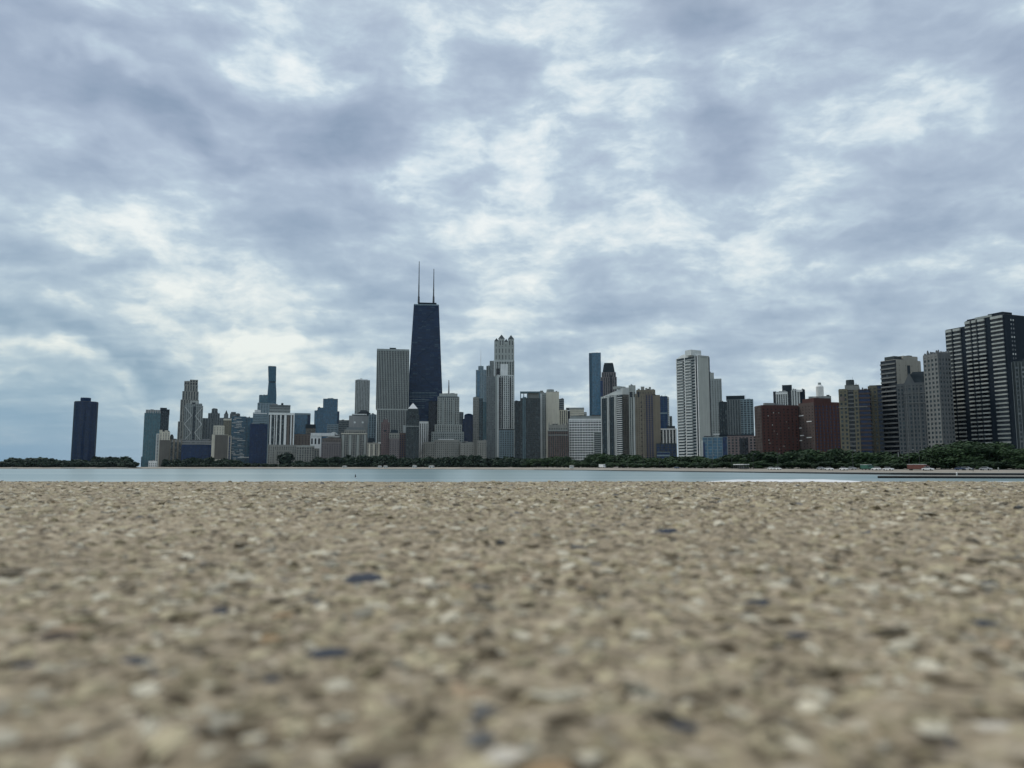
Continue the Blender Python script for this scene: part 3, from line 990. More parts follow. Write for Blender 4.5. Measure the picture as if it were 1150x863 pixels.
# ---- ornate red-brown block
b = Bld('brick_block', 'ornate reddish brown block with a jagged pale stone top, left of the white gridded building', 1250, 626, 478)
st = PW('brownbrick', 'g_dark', 4, 3.4, .5, .4)
x0, x1, z0, z1 = b.blk(615.4, 637.6, 484, G('brownbrick', 'g_dark', 3.6, 3.4, .5, .2, .5), dep=26)
b.blk(616, 637.4, 478, PW('dirty', 'g_dark2', 4, 4, .6, .5), dep=22, dy=1.5, vb=484.2)
b.box('ledge', 'stone', 614.9, 638, 483.4, 484.4, -1, 3)
b.box('ledge', 'stone', 614.9, 638, 488.4, 489.2, -1, 3)
for i, uc in enumerate((616.6, 619.6, 623.4, 626.6, 630.2, 634, 636.8)):
    xa = b.X(uc, 478, 2)
    b.piece('pinnacle', 'dirty').pyramid(xa - 1.2, xa + 1.2, 2, 4.4, b.Z(uc, 478.2), b.Z(uc, (474.2, 476, 475, 474.8, 476.2, 476, 475.2)[i]), .25)
b.done()

# ---- white gridded building
b = Bld('apartment_block', 'wide white building with a regular dark window grid, below the tall blue glass slab', 1280, 657, 468)
b.blk(639, 675.2, 471, G('white', 'g_dark', 4.6, 4.2, .30, .44, .5), dep=26)
b.blk(640.4, 675, 467.8, BL('stone'), dy=1.5, dep=22, vb=471.3)
b.blk(667.6, 675, 486.4, H('stone', 'g_dark2', 3.4, .6), dy=-3, dep=10)
b.done()

# ---- tall blue glass slab and its crowned neighbour
b = Bld('skyscraper', 'tall slim blue glass slab with a smooth flat top and dark left edge', 2250, 668, 396.5)
b.blk(664.4, 674.6, 396.6, G('bluemet', 'g_blue', 7, 4.2, .08, .08, .2), dep=30)
b.blk(661.4, 664.4, 397, G('navy', 'g_deepteal', 5, 4.2, .1, .08, .2), dy=4, dep=26)
b.done()
b = Bld('skyscraper', 'brownish dark tower with a tapered dark crown, right of the tall blue glass slab', 1900, 683, 418)
st = G('mauve', 'g_dark', 5.4, 3.8, .5, .1, .6)
b.blk(674.8, 692.4, 424, st, dep=34)
b.blk(675.8, 691.4, 418.6, st, dy=2, dep=30, vb=424.4)
zc, zt_ = b.Z(683, 418.8), b.Z(683, 409)
xa, xb, ya, yb = b.X(676.6, 418), b.X(690.6, 418), b.X(678, 410), b.X(688.8, 410)
b.mb('crown', 'charcoal').quadbox([(xa, 3, zc), (xb, 3, zc), (xb, 30, zc), (xa, 30, zc), (ya, 7, zt_), (yb, 7, zt_), (yb, 26, zt_), (ya, 26, zt_)])
b.box('crown_cap', 'charcoal', 678.6, 688.4, 407.8, 409.2, 9, 14)
b.box('shadow_bay', 'g_navy', 674.2, 677, 428, 446, -.8, 3)  # bay strips of dark navy and black glass on the wall front
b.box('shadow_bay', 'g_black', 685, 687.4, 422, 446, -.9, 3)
b.done()

# ---- slant-topped glass and white tower
b = Bld('apartment_tower', 'white framed dark glass tower with a slanting curved white top', 1180, 699, 437, psi=38)
uc = 699
x1, yd, z0, z1 = b.blk2(675.6, 706.4, 443.5, G('slate', 'g_dark', 5.2, 3.2, .16, .10, .5), PW('greybrown', 'g_dark2', 3.4, 3.2, .6, .5), core='slate')
for a in (.30, .36, .64, .70, 1.0):
    b.piece('fin', 'offwhite').box(-1.2, .1, yd * a - .55, yd * a + .55, 0, z1)
z2 = CAMZ + 1180 * slope(CX, 434.6)[1] - BASE
z3 = CAMZ + (1180 + yd * .8) * slope(CX, 445)[1] - BASE
b.mb('slant_roof', 'offwhite').quadbox([(0, 0, z1 - 1), (x1, 0, z1 - 1), (x1, yd, z1 - 3), (-.4, yd + .4, z1 - 3),
                                        (-.6, -.6, z2 - 2), (x1, 0, z2), (x1, yd, z1 - 1), (-.6, yd + .6, z1 - 1)])
for k in range(int(z1 / 3.2)):
    b.piece('balcony', 'offwhite').box(-1.6, -.02, .6, yd * .26, k * 3.2 + 1, k * 3.2 + 2.3)
b.box('roof_house', 'stone', 694.6, 702.6, 434.2, 437, 6, 12)
b.done()

# ---- big tan tower
b = Bld('apartment_tower', 'large tan tower with an irregular stepped roofline of small turrets', 1150, 721, 440)
st = PW('tan', 'g_dark2', 4.0, 3.2, .72, .55)
b.blk(706.4, 713.4, 440, G('stone_pale', 'g_dark2', 3.2, 3.2, .5, .1, .5), dy=2, dep=26)
b.blk(713.4, 724.6, 443, st, dep=28)
b.blk(724.6, 733.4, 443, PW('brown', 'g_navy', 3.4, 3.2, .4, .35), dy=1.6, dep=26)
b.blk(733.4, 741.2, 444.4, BL('tan'), dy=1, dep=24)
b.blk(714.6, 735.6, 438.6, st, dy=4, dep=20, vb=443.3)
b.blk(706, 713.6, 433.6, BL('stone_pale'), dy=8, dep=14, vb=440.2)
for u0, u1, vt in ((716, 718.6, 436.8), (719.6, 723.6, 434.4), (724.6, 727, 436), (728.6, 731, 434.8), (731.6, 734.6, 437.2)):
    b.box('roof_turret', 'dirty', u0, u1, vt, 439, 6, 8, own=True)
for uc in (708.6, 717):
    b.box('dark_recess', 'g_black', uc - 1, uc + 1, 440.4, 446.4, -.5 if uc > 712 else 1.4, 2, own=True)
for k in range(13):
    b.piece('vent_window', 'g_black').box(b.X(719.6, 460), b.X(721, 460), -.5, .3, b.Z(720, 512 - k * 4.9), b.Z(720, 510.4 - k * 4.9))
b.box('pale_strip', 'offwhite', 711.4, 712.6, 446, 520, 1.2, 2)
b.done()
b = Bld('glass_tower', 'dark blue glass tower with a white side edge, right of the large tan tower', 1500, 746, 445.6)
b.blk(741, 749.4, 445.6, G('bluemet', 'g_navy', 6, 3.6, .1, .14, .3), dep=24)
b.blk(749.4, 751.2, 446.4, PW('offwhite', 'g_dark', 4, 3.6, .5, .4), dy=1, dep=22)
b.blk(751.4, 754.6, 468, PW('duskgrey', 'g_dark', 4, 3.6, .5, .4), dy=6, dep=18)
b.box('pale_ledge', 'bluegrey', 741, 749.4, 463.6, 464.8, -.9, 3)
b.done()
b = Bld('parking_block', 'low white block of wide vertical piers, between the tan tower and the white balcony tower', 1250, 750, 482)
x0, x1, z0, z1 = b.blk(741.2, 759, 482, G('white', 'g_black', 5, 4, .42, .02, 1.2), dep=24)
b.box('roof_band', 'white', 741, 759.2, 481.4, 483, -1.6, 6)
b.box('roof_house', 'charcoal', 749, 758, 478.6, 481.8, 4, 12)
b.done()
b = Bld('glass_block', 'low dark bluish block with a pale ledge, behind the trees right of the tan tower', 1110, 748, 499)
b.blk(737, 759.4, 498.6, G('slate', 'g_navy', 6, 4, .2, .2), dep=24)
b.blk(738, 752, 508.4, H('bluegrey', 'g_navy', 5, .4), dy=-3, dep=12)
b.done()

# ---- white balcony tower
b = Bld('apartment_tower', 'tall white tower with stacked balconies on its left face and a blank right wall', 1050, 784, 399, psi=30)
x1, yd, z0, z1 = b.blk2(759.4, 796.4, 399.5, dict(k='band', wm='offwhite', gm='g_dark', fh=4.1, sf=.2, prj=.1), BL('white'), core='stone_pale')
fh = 4.1
for (a0, a1) in ((.30, .58), (.68, .97)):
    for k in range(int(z1 / fh) - 1):
        b.piece('balcony', 'offwhite').box(-1.9, -.02, yd * a0, yd * a1, 3 + k * fh, 3 + k * fh + 1.45)
for a in (.02, .12, .6, .98):
    b.piece('fin', 'white').box(-1.1, 0, yd * a - .5, yd * a + .5, 0, z1)
b.piece('dark_slot', 'g_black').box(-.5, .2, yd * .045, yd * .10, 2, z1 - 1)
b.piece('dark_slot', 'g_black').box(x1 - 1.3, x1 + .3, -.35, .3, 2, z1 - 1)
b.box('frieze', 'stone', 787, 794.4, 400.4, 402, -.4, 1)
b.mb('roof_curve', 'offwhite').quadbox([(.2, yd * .14, z1), (x1 * .6, yd * .14, z1), (x1 * .6, yd, z1), (.2, yd, z1),
                                        (2, yd * .2, z1 + 6.5), (x1 * .6, yd * .2, z1 + 6.5), (x1 * .6, yd * .8, z1 + 5), (2, yd * .8, z1 + 5)])
b.box('penthouse', 'offwhite', 776, 787.4, 393.4, 399.6, 8, 12)
b.done()
b = Bld('office_tower', 'hazy grey tower with a fine grid, peeking out right of the white balcony tower', 1520, 803, 426)
b.blk(796, 810, 426, G('stone', 'g_grey', 4.6, 3.5, .5, .45, .4), dep=26)
b.blk(796, 801.6, 419.2, BL('stone_pale'), dy=4, dep=14, vb=426.2)
b.done()
b = Bld('apartment_tower', 'dark charcoal and white gridded tower left of the red brick blocks', 1150, 826, 449)
b.blk(807.6, 816.6, 452, G('charcoal', 'g_dark2', 3.4, 3.3, .35, .1, .5), dy=1.5, dep=24, vb=488.4)
b.blk(816.6, 831, 449.4, G('duskgrey', 'g_dark', 3.4, 3.3, .5, .12, .6), dep=26, vb=488.4)
b.blk(831, 845.6, 449, G('bluegrey', 'g_dark', 4.2, 3.3, .3, .34, .4), dy=.8, dep=26, vb=488.4)
b.box('roof_house', 'charcoal', 815.4, 836.2, 444.6, 449.4, 4, 14)
b.box('podium_line', 'black', 807.6, 846.8, 488, 490.4, -.4, 26)
b.blk(816.6, 849.4, 490.2, PW('pinkgrey', 'g_dark', 5.4, 4.2, .5, .34), dy=-1, dep=26)
for u in (833, 838):
    b.box('dark_bay', 'g_black', u - 2.4, u + 2, 492.4, 521, -1.8, 2, own=True)
b.done()
b = Bld('glass_block', 'low blue glass block of mixed blue panels at the foot of the white balcony tower', 960, 802, 491.6)
x0, x1, z0, z1 = b.blk(789, 816.6, 491.6, G('bluegrey', 'g_blue', 5.4, 3.8, .14, .08, .3), dep=24)
b.box('navy_panel', 'g_navy', 811.4, 816.2, 491.2, 522, -.7, 2)
b.box('navy_panel', 'g_navy', 789.4, 791.8, 497, 522, -.7, 2)
b.box('pale_panel', 'offwhite', 787.6, 789.4, 495, 522, -.4, 3)
b.box('roof_fence', 'white', 801, 808, 487.4, 488.4, 6, 2)
b.done()

# ---- red brick blocks
b = Bld('brick_block', 'dark red brick block with sparse pale windows, the left one of the pair', 800, 855, 456, psi=4)
st = PW('redbrick', 'g_dark', 4.4, 3.1, .66, .6, .3)
x1, yd, z0, z1 = b.blk2(847.4, 896, 456, G('sootbrown', 'g_dark2', 4, 3.1, .5, .2), st)
b.box('roof_house', 'duskgrey', 863.6, 874.4, 453.4, 456.2, 6, 14)
for i in range(15):
    uu, vv = rng.uniform(862, 886), 460 + 3.4 * int(rng.integers(0, 14))
    b.piece('lit_blind', 'dirty' if i % 3 else 'offwhite').box(b.X(uu, vv), b.X(uu + .8, vv), -.42, .1, b.Z(uu, vv + 1.0), b.Z(uu, vv))
b.done()
b = Bld('brick_block', 'dark red brick block with a grey brown left face, the right one of the pair', 780, 914, 452, psi=16)
x1, yd, z0, z1 = b.blk2(896.4, 942, 452.2, PW('sootbrown', 'g_dark2', 5, 3.1, .75, .72, .25), PW('redbrick', 'g_navy', 4.2, 3.1, .55, .5, .3))
b.vol(1.2, x1 * .72, 1.5, yd * .8, z1 - 1, z1 + 4.0, BL('redbrick'))
for (uu, vv, w) in ((897.6, 467.2, 5), (906.4, 473.6, 5.4), (897.4, 481, 3), (899, 489.4, 4), (906.4, 491.6, 5.4), (897.6, 495, 3.4)):
    ya, yb = b.Y(uu + w, vv), b.Y(uu, vv)
    z = b.ZY(uu + w / 2, vv)
    b.piece('white_balcony', 'white').box(-.55, -.1, min(ya, yb), max(ya, yb), z - .45, z + .45)
b.done()
b = Bld('apartment_tower', 'dark and white striped tower top rising behind the left red brick block', 1300, 886, 440)
b.blk(871.6, 884, 440.6, G('offwhite', 'g_dark', 3.6, 3.3, .5, .05, .8), dep=24)
b.blk(868.2, 871.6, 440.4, BL('g_black'), dy=2, dep=20)
b.blk(884, 889, 440, BL('g_black'), dy=2, dep=20)
b.blk(889, 897.6, 438.4, G('offwhite', 'g_dark', 4.4, 3.3, .6, .05, .8), dy=1, dep=22)
b.blk(897.6, 904, 438.4, BL('black'), dy=3, dep=20)
b.box('top_band', 'white', 871, 884.2, 441.2, 443, -1.4, 4)
b.box('top_band', 'white', 894, 901, 438, 440.2, -1, 4)
b.box('penthouse', 'charcoal', 878.2, 889.2, 432.6, 440.4, 6, 12)
b.done()
b = Bld('apartment_tower', 'slim white rounded tower far behind the right red brick block', 1800, 920, 433)
xa, xb = b.X(916.2, 435), b.X(924.8, 435)
r = (xb - xa) / 2
b.mb('wall', 'white').cyl((xa + xb) / 2, r, r, r, 0, b.Z(920, 434), 24)
b.mb('roof', 'white').cyl((xa + xb) / 2, r, r * .95, r * .6, b.Z(920, 434), b.Z(920, 432.2), 24)
b.mb('roof_cap', 'stone').cyl((xa + xb) / 2, r, r * .45, r * .4, b.Z(920, 432.4), b.Z(920, 429.6), 16)
for k in range(12):
    z = b.Z(920, 448 - k * 1.15)
    b.piece('floor_edge', 'stone_pale').cyl((xa + xb) / 2, r, r * 1.02, r * 1.02, z, z + .8, 24)
b.done()
b = Bld('office_block', 'pale flat roof slab on the skyline beneath the slim white rounded tower', 900, 920, 446)
b.blk(908, 933.4, 446, BL('stone'), dep=20)
b.done()

# ---- beige towers
b = Bld('apartment_tower', 'beige brick tower with a round rooftop tank house, right of the red brick pair', 700, 957, 438)
bp = PW('olive', 'g_dark', 3.2, 3.9, .5, .42, .3)
dk = H('sootpale', 'g_black', 3.9, .34, .9)
b.blk(941.9, 951.4, 438, bp, dep=20)
b.blk(951.4, 958.8, 440, dk, dy=1.4, dep=18)
b.blk(958.8, 963.6, 439, bp, dy=.3, dep=20)
b.blk(963.6, 976.4, 438.4, H('sootbrown', 'g_navy', 3.9, .4, .9), dy=1.4, dep=18)
b.blk(948.6, 964.6, 433.4, BL('dirty'), dy=5, dep=10, vb=438.3)
x = b.X(954.6, 430, 9)
b.mb('tank_house', 'slate').cyl(x, 9, 3.7, 3.5, b.Z(954.6, 433.6), b.Z(954.6, 426), 10)
for uc, vt in ((961.4, 430), (964.4, 433)):
    xx = b.X(uc, 433, 7)
    b.piece('roof_ornament', 'slate').pyramid(xx - .9, xx + .9, 7, 8.8, b.Z(uc, 438), b.Z(uc, vt), .3)
b.piece('rosette', 'brown').tube((b.X(946, 448), -.5, b.Z(946, 448)), (b.X(946, 448), .2, b.Z(946, 448)), 2.2, n=16)
b.box('ledge', 'dirty', 941.6, 974, 457, 457.7, -.8, 2)
b.done()
b = Bld('apartment_tower', 'yellowish beige tower with a flat top, left of the dark banded balcony tower', 710, 981, 434)
b.blk(974.8, 984.6, 434.6, bp, dep=20)
b.blk(984.6, 990.4, 433.6, H('sootgrey', 'g_navy', 3.9, .4, .8), dy=1, dep=18)
b.box('parapet_wall', 'dirty', 976, 989, 432.8, 434.8, 2, 10)
b.box('ledge', 'dirty', 974.4, 985, 450, 450.6, -.8, 2)
b.done()

# ---- dark banded balcony tower with beige side
b = Bld('apartment_tower', 'dark tower banded by white balconies, with a blank beige wall on its right', 690, 1006, 404, psi=24)
x1, yd, z0, z1 = b.blk2(988.6, 1033.6, 404.6, dict(k='band', wm='black', gm='g_black', fh=4.15, sf=.1, prj=.1), PW('cream2', 'g_dark', 9, 4.15, .93, .8, .15), core='cream2')
nfl = int(z1 / 4.15)
for k in range(nfl):
    b.piece('balcony', 'sootpale').box(-1.5, -.02, .5, yd - .5, 2.2 + k * 4.15, 3.6 + k * 4.15)
b.mb('roof_house', 'slate').box(1.5, x1 * .35, 3, yd * .8, z1, z1 + 4.2)
b.mb('upper_wall', 'cream2').box(x1 * .38, x1 - 1, 2, yd * .7, z1, z1 + 5)
b.mb('roof_vent', 'charcoal').box(x1 * .66, x1 * .82, 4, 9, z1 + 5, z1 + 6)
b.done()
b = Bld('apartment_block', 'grey gothic block with steep dark gabled roof, left of the pale ornamented tower', 640, 1025, 431)
st = PW('sootgrey', 'g_dark', 2.7, 3.5, .46, .42, .3)
b.blk(1007, 1014.6, 432.4, st, dy=1.5, dep=16)
b.blk(1014.8, 1040.5, 431, st, dep=20)
for k, v_ in enumerate((441, 452, 508)):
    b.box('ledge', 'sootpale', 1014.4, 1040.6, v_, v_ + .9, -.8, 2, own=True)
for uc in (1019, 1026, 1033):
    b.piece('pier', 'sootpale').box(b.X(uc - .5, 470), b.X(uc + .5, 470), -.7, .3, 0, b.Z(uc, 433))
b.blk(1014.2, 1015.4, 433, BL('black'), dy=.8, dep=4)
x0, x1 = b.X(1014.8, 431), b.X(1040.5, 431)
za, zb = b.Z(1025, 431.2), b.Z(1025, 416.6)
b.mb('gable_roof', 'charcoal').quadbox([(x0, 2, za), (x1, 2, za), (x1, 18, za), (x0, 18, za), (x0 + 7, 9.5, zb), (x1, 9.5, zb), (x1, 10.5, zb), (x0 + 7, 10.5, zb)])
b.mb('gable', 'sootgrey').prism([(x0 + .2, 1.2), (x0 + 8.6, 1.2), (x0 + 8.6, 8), (x0 + .2, 8)], za, b.Z(1020, 419), [(x0 + 4.3, 1.2), (x0 + 4.5, 1.2), (x0 + 4.5, 8), (x0 + 4.3, 8)])
b.box('chimney', 'charcoal', 1018.6, 1022, 410.6, 424, 5, 3)
b.done()
b = Bld('stone_tower', 'pale grey ornamented tower with crenellated roofline, left of the big black balcony tower', 620, 1053, 396, psi=14)
x1, yd, z0, z1 = b.blk2(1036.6, 1067, 397.5, PW('sootpale', 'g_dark', 3.9, 3.7, .45, .46, .35), PW('sootgrey', 'g_dark', 3.4, 3.7, .5, .5, .3))
for k in range(5):
    y = yd * (.06 + .2 * k)
    b.piece('merlon', 'sootgrey').pyramid(-.3, 1.6, y, y + 1.8, z1 + .3, z1 + (3.2, 2, 2.8, 4.2, 2.2)[k], .3)
    x = x1 * (.04 + .2 * k)
    b.piece('merlon', 'sootgrey').pyramid(x, x + 1.6, -.3, 1.4, z1 + .3, z1 + (3.4, 2.4, 1.8, 2.4, 3.8)[k], .3)
b.done()

# ---- big black balcony tower
b = Bld('apartment_tower', 'big black tower with rows of white balconies at the right end of the skyline', 600, 1127.5, 351, psi=21.6)
zlo = CAMZ + 600 * slope(CX, 353.2)[1] - BASE
y1 = b.Y(1083, 358)
y2 = b.Y(1061.2, 369)
xr = b.X(1162, 357)
bw = b.mb('wall', 'black')
bw.box(0, xr, 0, y1, 0, zlo)
bw.box(0.05, xr, y1, y2, 0, zlo - 4.2)
b.mb('roof', 'roofing').box(.5, xr - .5, .5, y1 - .5, zlo - .2, zlo + .5)
b.mb('roof', 'roofing').box(.5, xr - .5, y1 + .5, y2 - .5, zlo - 4.4, zlo - 3.7)
b.mb('penthouse', 'black').box(1, 12, 2, y1 * .42, zlo, zlo + 2.6)
b.mb('penthouse', 'black').box(1.5, 9, y1 * .45, y1 - 1, zlo, zlo + 1.6)
b.mb('roof_parapet', 'stone').box(-.3, .4, y1 * .30, y1 * .72, zlo + .1, zlo + 1.7)
fh = 3.42
stacks = [((1127.5, 1113.4), 0), ((1106.9, 1098.6), 0), ((1097.5, 1092), 0), ((1090.8, 1084.3), 0), ((1079.2, 1070.6), 1), ((1069.3, 1062.4), 1)]
ysc = []
for (ua, ub), low in stacks:
    ya, yb = b.Y(ua - .8, 365), b.Y(ub, 365)
    ysc.append((max(.7, ya), yb, low))
nfl = int(zlo / fh)
for k in range(nfl):
    for (ya, yb, low) in ysc:
        zz = zlo - 2.4 - k * fh - (4.2 if low else 0)
        if zz < 3:
            continue
        b.piece('balcony', 'stone_pale').box(-1.25, -.02, ya, yb, zz, zz + (2.0 if k == 0 else 1.15))
for (ya, yb, low) in ysc:
    m = b.piece('window_strip', 'g_black')
    m.box(-.08, .1, ya, yb, 2, zlo - 2 - (4.2 if low else 0))
for k in range(26):
    zz = zlo - 4 - k * fh
    for uc in (1136.6, 1139.2):
        xx = b.X(uc, 380)
        b.piece('window', 'g_grey' if k % 4 else 'offwhite').box(xx - .55, xx + .55, -.12, .2, zz - .7, zz + .7)
b.done()
b = Bld('apartment_tower', 'grey green tower with scattered pale windows at the right edge of the photograph', 520, 1151, 406)
st = PW('slate', 'g_grey', 4, 3.2, .6, .55, .3)
b.blk(1137.4, 1166, 406.4, st, dep=18)
for k in range(4):
    uu = 1139 + k * 3.6
    b.piece('pier', 'duskgrey').box(b.X(uu - .4, 450), b.X(uu + .4, 450), -.9, .3, 0, b.Z(uu, 407))
b.done()
# ================================================================== LAND, WATER, SHORE
SH = [(-900, 1500), (-100, 1350), (0, 1260), (148, 1260), (156, 1330), (300, 1270), (400, 1160), (500, 1000), (600, 790), (700, 570),
      (800, 450), (900, 365), (1000, 305), (1150, 262), (1300, 235), (2200, 200)]
SZ = [(-900, -2.6), (500, -2.7), (600, -2.6), (700, -2.45), (800, -2.55), (900, -2.45), (1000, -2.3), (1150, -2.1), (2200, -1.9)]


SI = [(-900, -.3), (400, -.3), (560, -.55), (700, -.85), (900, -1.15), (1150, -1.2), (2200, -1.2)]


def lerp(tab, u):
    for (a, x), (b_, y) in zip(tab, tab[1:]):
        if a <= u <= b_:
            return x + (y - x) * (u - a) / (b_ - a)
    return tab[0][1] if u < tab[0][0] else tab[-1][1]


def shore(u):
    return lerp(SH, u)


def gpos(u, D):
    return slope(u)[0] * D, D


def land_z(u, D):
    S = shore(u)
    t = D - S
    zs = lerp(SZ, u)
    zi = lerp(SI, u)
    if t < 55:
        return zs + (zi - zs) * max(0, t) / 55
    return zi + (-.1 - zi) * min(1, (t - 55) / 300)


us = list(range(-900, 2201, 20))
rows = [0, 12, 30, 55, 120, 355, 3000, 30000]
v, f = [], []
for u in us:
    S = shore(u)
    x, y = gpos(u, S)
    v.append((x, y, WATER - .6))
    for r in rows:
        x, y = gpos(u, S + r)
        v.append((x, y, land_z(u, S + r)))
n = len(rows) + 1
for i in range(len(us) - 1):
    for j in range(n - 1):
        f.append((i * n + j, (i + 1) * n + j, (i + 1) * n + j + 1, i * n + j + 1))
me = bpy.data.meshes.new('ground')
me.from_pydata(v, [], f)
m, nt, bs = nodes_of('ground_soil')
tc = N(nt, 'ShaderNodeTexCoord')
n1 = N(nt, 'ShaderNodeTexNoise', i_Scale=.03, i_Detail=8.0, i_Roughness=.7)
L(nt, tc.outputs['Object'], n1.inputs['Vector'])
rp = N(nt, 'ShaderNodeValToRGB')
rp.color_ramp.elements[0].position, rp.color_ramp.elements[1].position = .35, .68
rp.color_ramp.elements[0].color = (.20, .18, .145, 1)
rp.color_ramp.elements[1].color = (.33, .30, .25, 1)
L(nt, n1.outputs['Fac'], rp.inputs[0])
L(nt, rp.outputs[0], bs.inputs['Base Color'])
bs.inputs['Roughness'].default_value = .95
me.materials.append(m)
o = bpy.data.objects.new('ground', me)
COL.objects.link(o)
tag(o, 'pale sandy shore and city ground beyond the lake', kind='structure')


def strip(tab, half, z, name, matname, label):
    """road or lawn strip that follows the shore at a given distance inland"""
    v, f = [], []
    uu = list(range(-300, 1500, 20))
    for u in uu:
        for d in (tab - half, tab + half):
            D = shore(u) + d
            x, y = gpos(u, D)
            v.append((x, y, land_z(u, D) + z))
    for i in range(len(uu) - 1):
        f.append((2 * i, 2 * i + 2, 2 * i + 3, 2 * i + 1))
    me = bpy.data.meshes.new(name)
    me.from_pydata(v, [], f)
    me.materials.append(MATS[matname])
    o = bpy.data.objects.new(name, me)
    COL.objects.link(o)
    tag(o, label, kind='structure')


plain_mat('asphalt', (.055, .055, .056), .9)
plain_mat('lawn', (.035, .06, .025), .95)
strip(66, 9, .05, 'road', 'asphalt', 'grey lakefront road along the shore trees')
strip(96, 18, .05, 'lawn', 'lawn', 'strip of lawn under the shore trees')

# water
me = bpy.data.meshes.new('water')
me.from_pydata([(-9000, -60, WATER), (9000, -60, WATER), (9000, 12000, WATER), (-9000, 12000, WATER)], [], [(0, 1, 2, 3)])
m, nt, bs = nodes_of('lake_water')
tc = N(nt, 'ShaderNodeTexCoord')
mp = N(nt, 'ShaderNodeMapping')
mp.inputs['Scale'].default_value = (.6, 1.0, 1.0)
L(nt, tc.outputs['Object'], mp.inputs['Vector'])
n1 = N(nt, 'ShaderNodeTexNoise', i_Scale=.5, i_Detail=4.0, i_Roughness=.6)
L(nt, mp.outputs[0], n1.inputs['Vector'])
bu = N(nt, 'ShaderNodeBump', i_Strength=.55, i_Distance=.25)
L(nt, n1.outputs['Fac'], bu.inputs['Height'])
L(nt, bu.outputs[0], bs.inputs['Normal'])
n2 = N(nt, 'ShaderNodeTexNoise', i_Scale=.010, i_Detail=6.0, i_Roughness=.7)
mp2 = N(nt, 'ShaderNodeMapping')
mp2.inputs['Scale'].default_value = (.15, 1.0, 1.0)
L(nt, tc.outputs['Object'], mp2.inputs['Vector'])
L(nt, mp2.outputs[0], n2.inputs['Vector'])
rp = N(nt, 'ShaderNodeValToRGB')
rp.color_ramp.elements[0].position, rp.color_ramp.elements[1].position = .4, .62
rp.color_ramp.elements[0].color = (.09, .19, .205, 1)
rp.color_ramp.elements[1].color = (.28, .35, .35, 1)
L(nt, n2.outputs['Fac'], rp.inputs[0])
L(nt, rp.outputs[0], bs.inputs['Base Color'])
bs.inputs['Roughness'].default_value = .28
me.materials.append(m)
o = bpy.data.objects.new('water', me)
COL.objects.link(o)
tag(o, 'calm grey blue lake water', kind='structure')

# seawall along the right half of the shore
mb_ = MB()
uu = list(range(600, 1501, 20))
for a, b_ in zip(uu, uu[1:]):
    P = []
    for u in (a, b_):
        S = shore(u)
        zt_ = lerp(SZ, u)
        (x0, y0), (x1, y1) = gpos(u, S - 1.2), gpos(u, S + .3)
        P.append((x0, y0, x1, y1, zt_))
    (ax0, ay0, ax1, ay1, az), (bx0, by0, bx1, by1, bz) = P
    mb_.quadbox([(ax0, ay0, WATER - .5), (bx0, by0, WATER - .5), (bx1, by1, WATER - .5), (ax1, ay1, WATER - .5),
                 (ax0, ay0, az), (bx0, by0, bz), (bx1, by1, bz), (ax1, ay1, az)])
o = mb_.build('seawall', 'wallblack')
tag(o, 'long dark seawall along the right hand shore below the promenade', 'seawall')
cap = MB()
for a, b_ in zip(uu, uu[1:]):
    P = []
    for u in (a, b_):
        S = shore(u)
        zt_ = lerp(SZ, u)
        (x0, y0), (x1, y1) = gpos(u, S - 1.35), gpos(u, S + 2.2)
        P.append((x0, y0, x1, y1, zt_))
    (ax0, ay0, ax1, ay1, az), (bx0, by0, bx1, by1, bz) = P
    cap.quadbox([(ax0, ay0, az + .01), (bx0, by0, bz + .01), (bx1, by1, bz + .01), (ax1, ay1, az + .01),
                 (ax0, ay0, az + .16), (bx0, by0, bz + .16), (bx1, by1, bz + .16), (ax1, ay1, az + .16)])
cap.build('coping', 'concrete', o)

# lower ledge at far right, in front of the wall
mb_ = MB()
top = MB()
uu = list(range(985, 1501, 20))
for a, b_ in zip(uu, uu[1:]):
    P = []
    for u in (a, b_):
        k = min(1, (u - 985) / 60)
        (x0, y0), (x1, y1) = gpos(u, 212 - (u - 985) * .05), gpos(u, 212 - (u - 985) * .05 + 6 + 18 * k)
        P.append((x0, y0, x1, y1))
    (ax0, ay0, ax1, ay1), (bx0, by0, bx1, by1) = P
    for mb2, z0, z1 in ((mb_, WATER - .5, -2.52), (top, -2.515, -2.40)):
        mb2.quadbox([(ax0, ay0, z0), (bx0, by0, z0), (bx1, by1, z0), (ax1, ay1, z0), (ax0, ay0, z1), (bx0, by0, z1), (bx1, by1, z1), (ax1, ay1, z1)])
o = mb_.build('ledge', 'wallblack')
tag(o, 'low dark stepped ledge standing in the water at the far right', 'ledge')
top.build('ledge_top', 'ledgegrey', o)

# pale wet slab just beyond the paving, right of centre
mb_ = MB()
pz = -.34
uu = list(range(780, 1240, 12))
rr_ = random.Random(3)
ed = [25.0 + rr_.uniform(-.5, .5) for _ in uu]
for i in range(len(uu) - 1):
    P = []
    for q in (i, i + 1):
        u = uu[q]
        k = min(1, (u - 780) / 50)
        kk = 1 if u < 925 else max(.25, 1 - (u - 925) / 70)
        (x0, y0), (x1, y1) = gpos(u, 20.0), gpos(u, 20.0 + (ed[q] - 20.0) * max(.05, k) * kk)
        P.append((x0, y0, x1, y1))
    (ax0, ay0, ax1, ay1), (bx0, by0, bx1, by1) = P
    mb_.quadbox([(ax0, ay0, WATER - .5), (bx0, by0, WATER - .5), (bx1, by1, WATER - .5), (ax1, ay1, WATER - .5),
                 (ax0, ay0, pz), (bx0, by0, pz), (bx1, by1, pz), (ax1, ay1, pz)])
plain_mat('wetpale', (.74, .76, .76), .5)
o = mb_.build('ledge', 'wetpale')
tag(o, 'bright pale strip of ledge just beyond the right part of the paving', 'ledge')

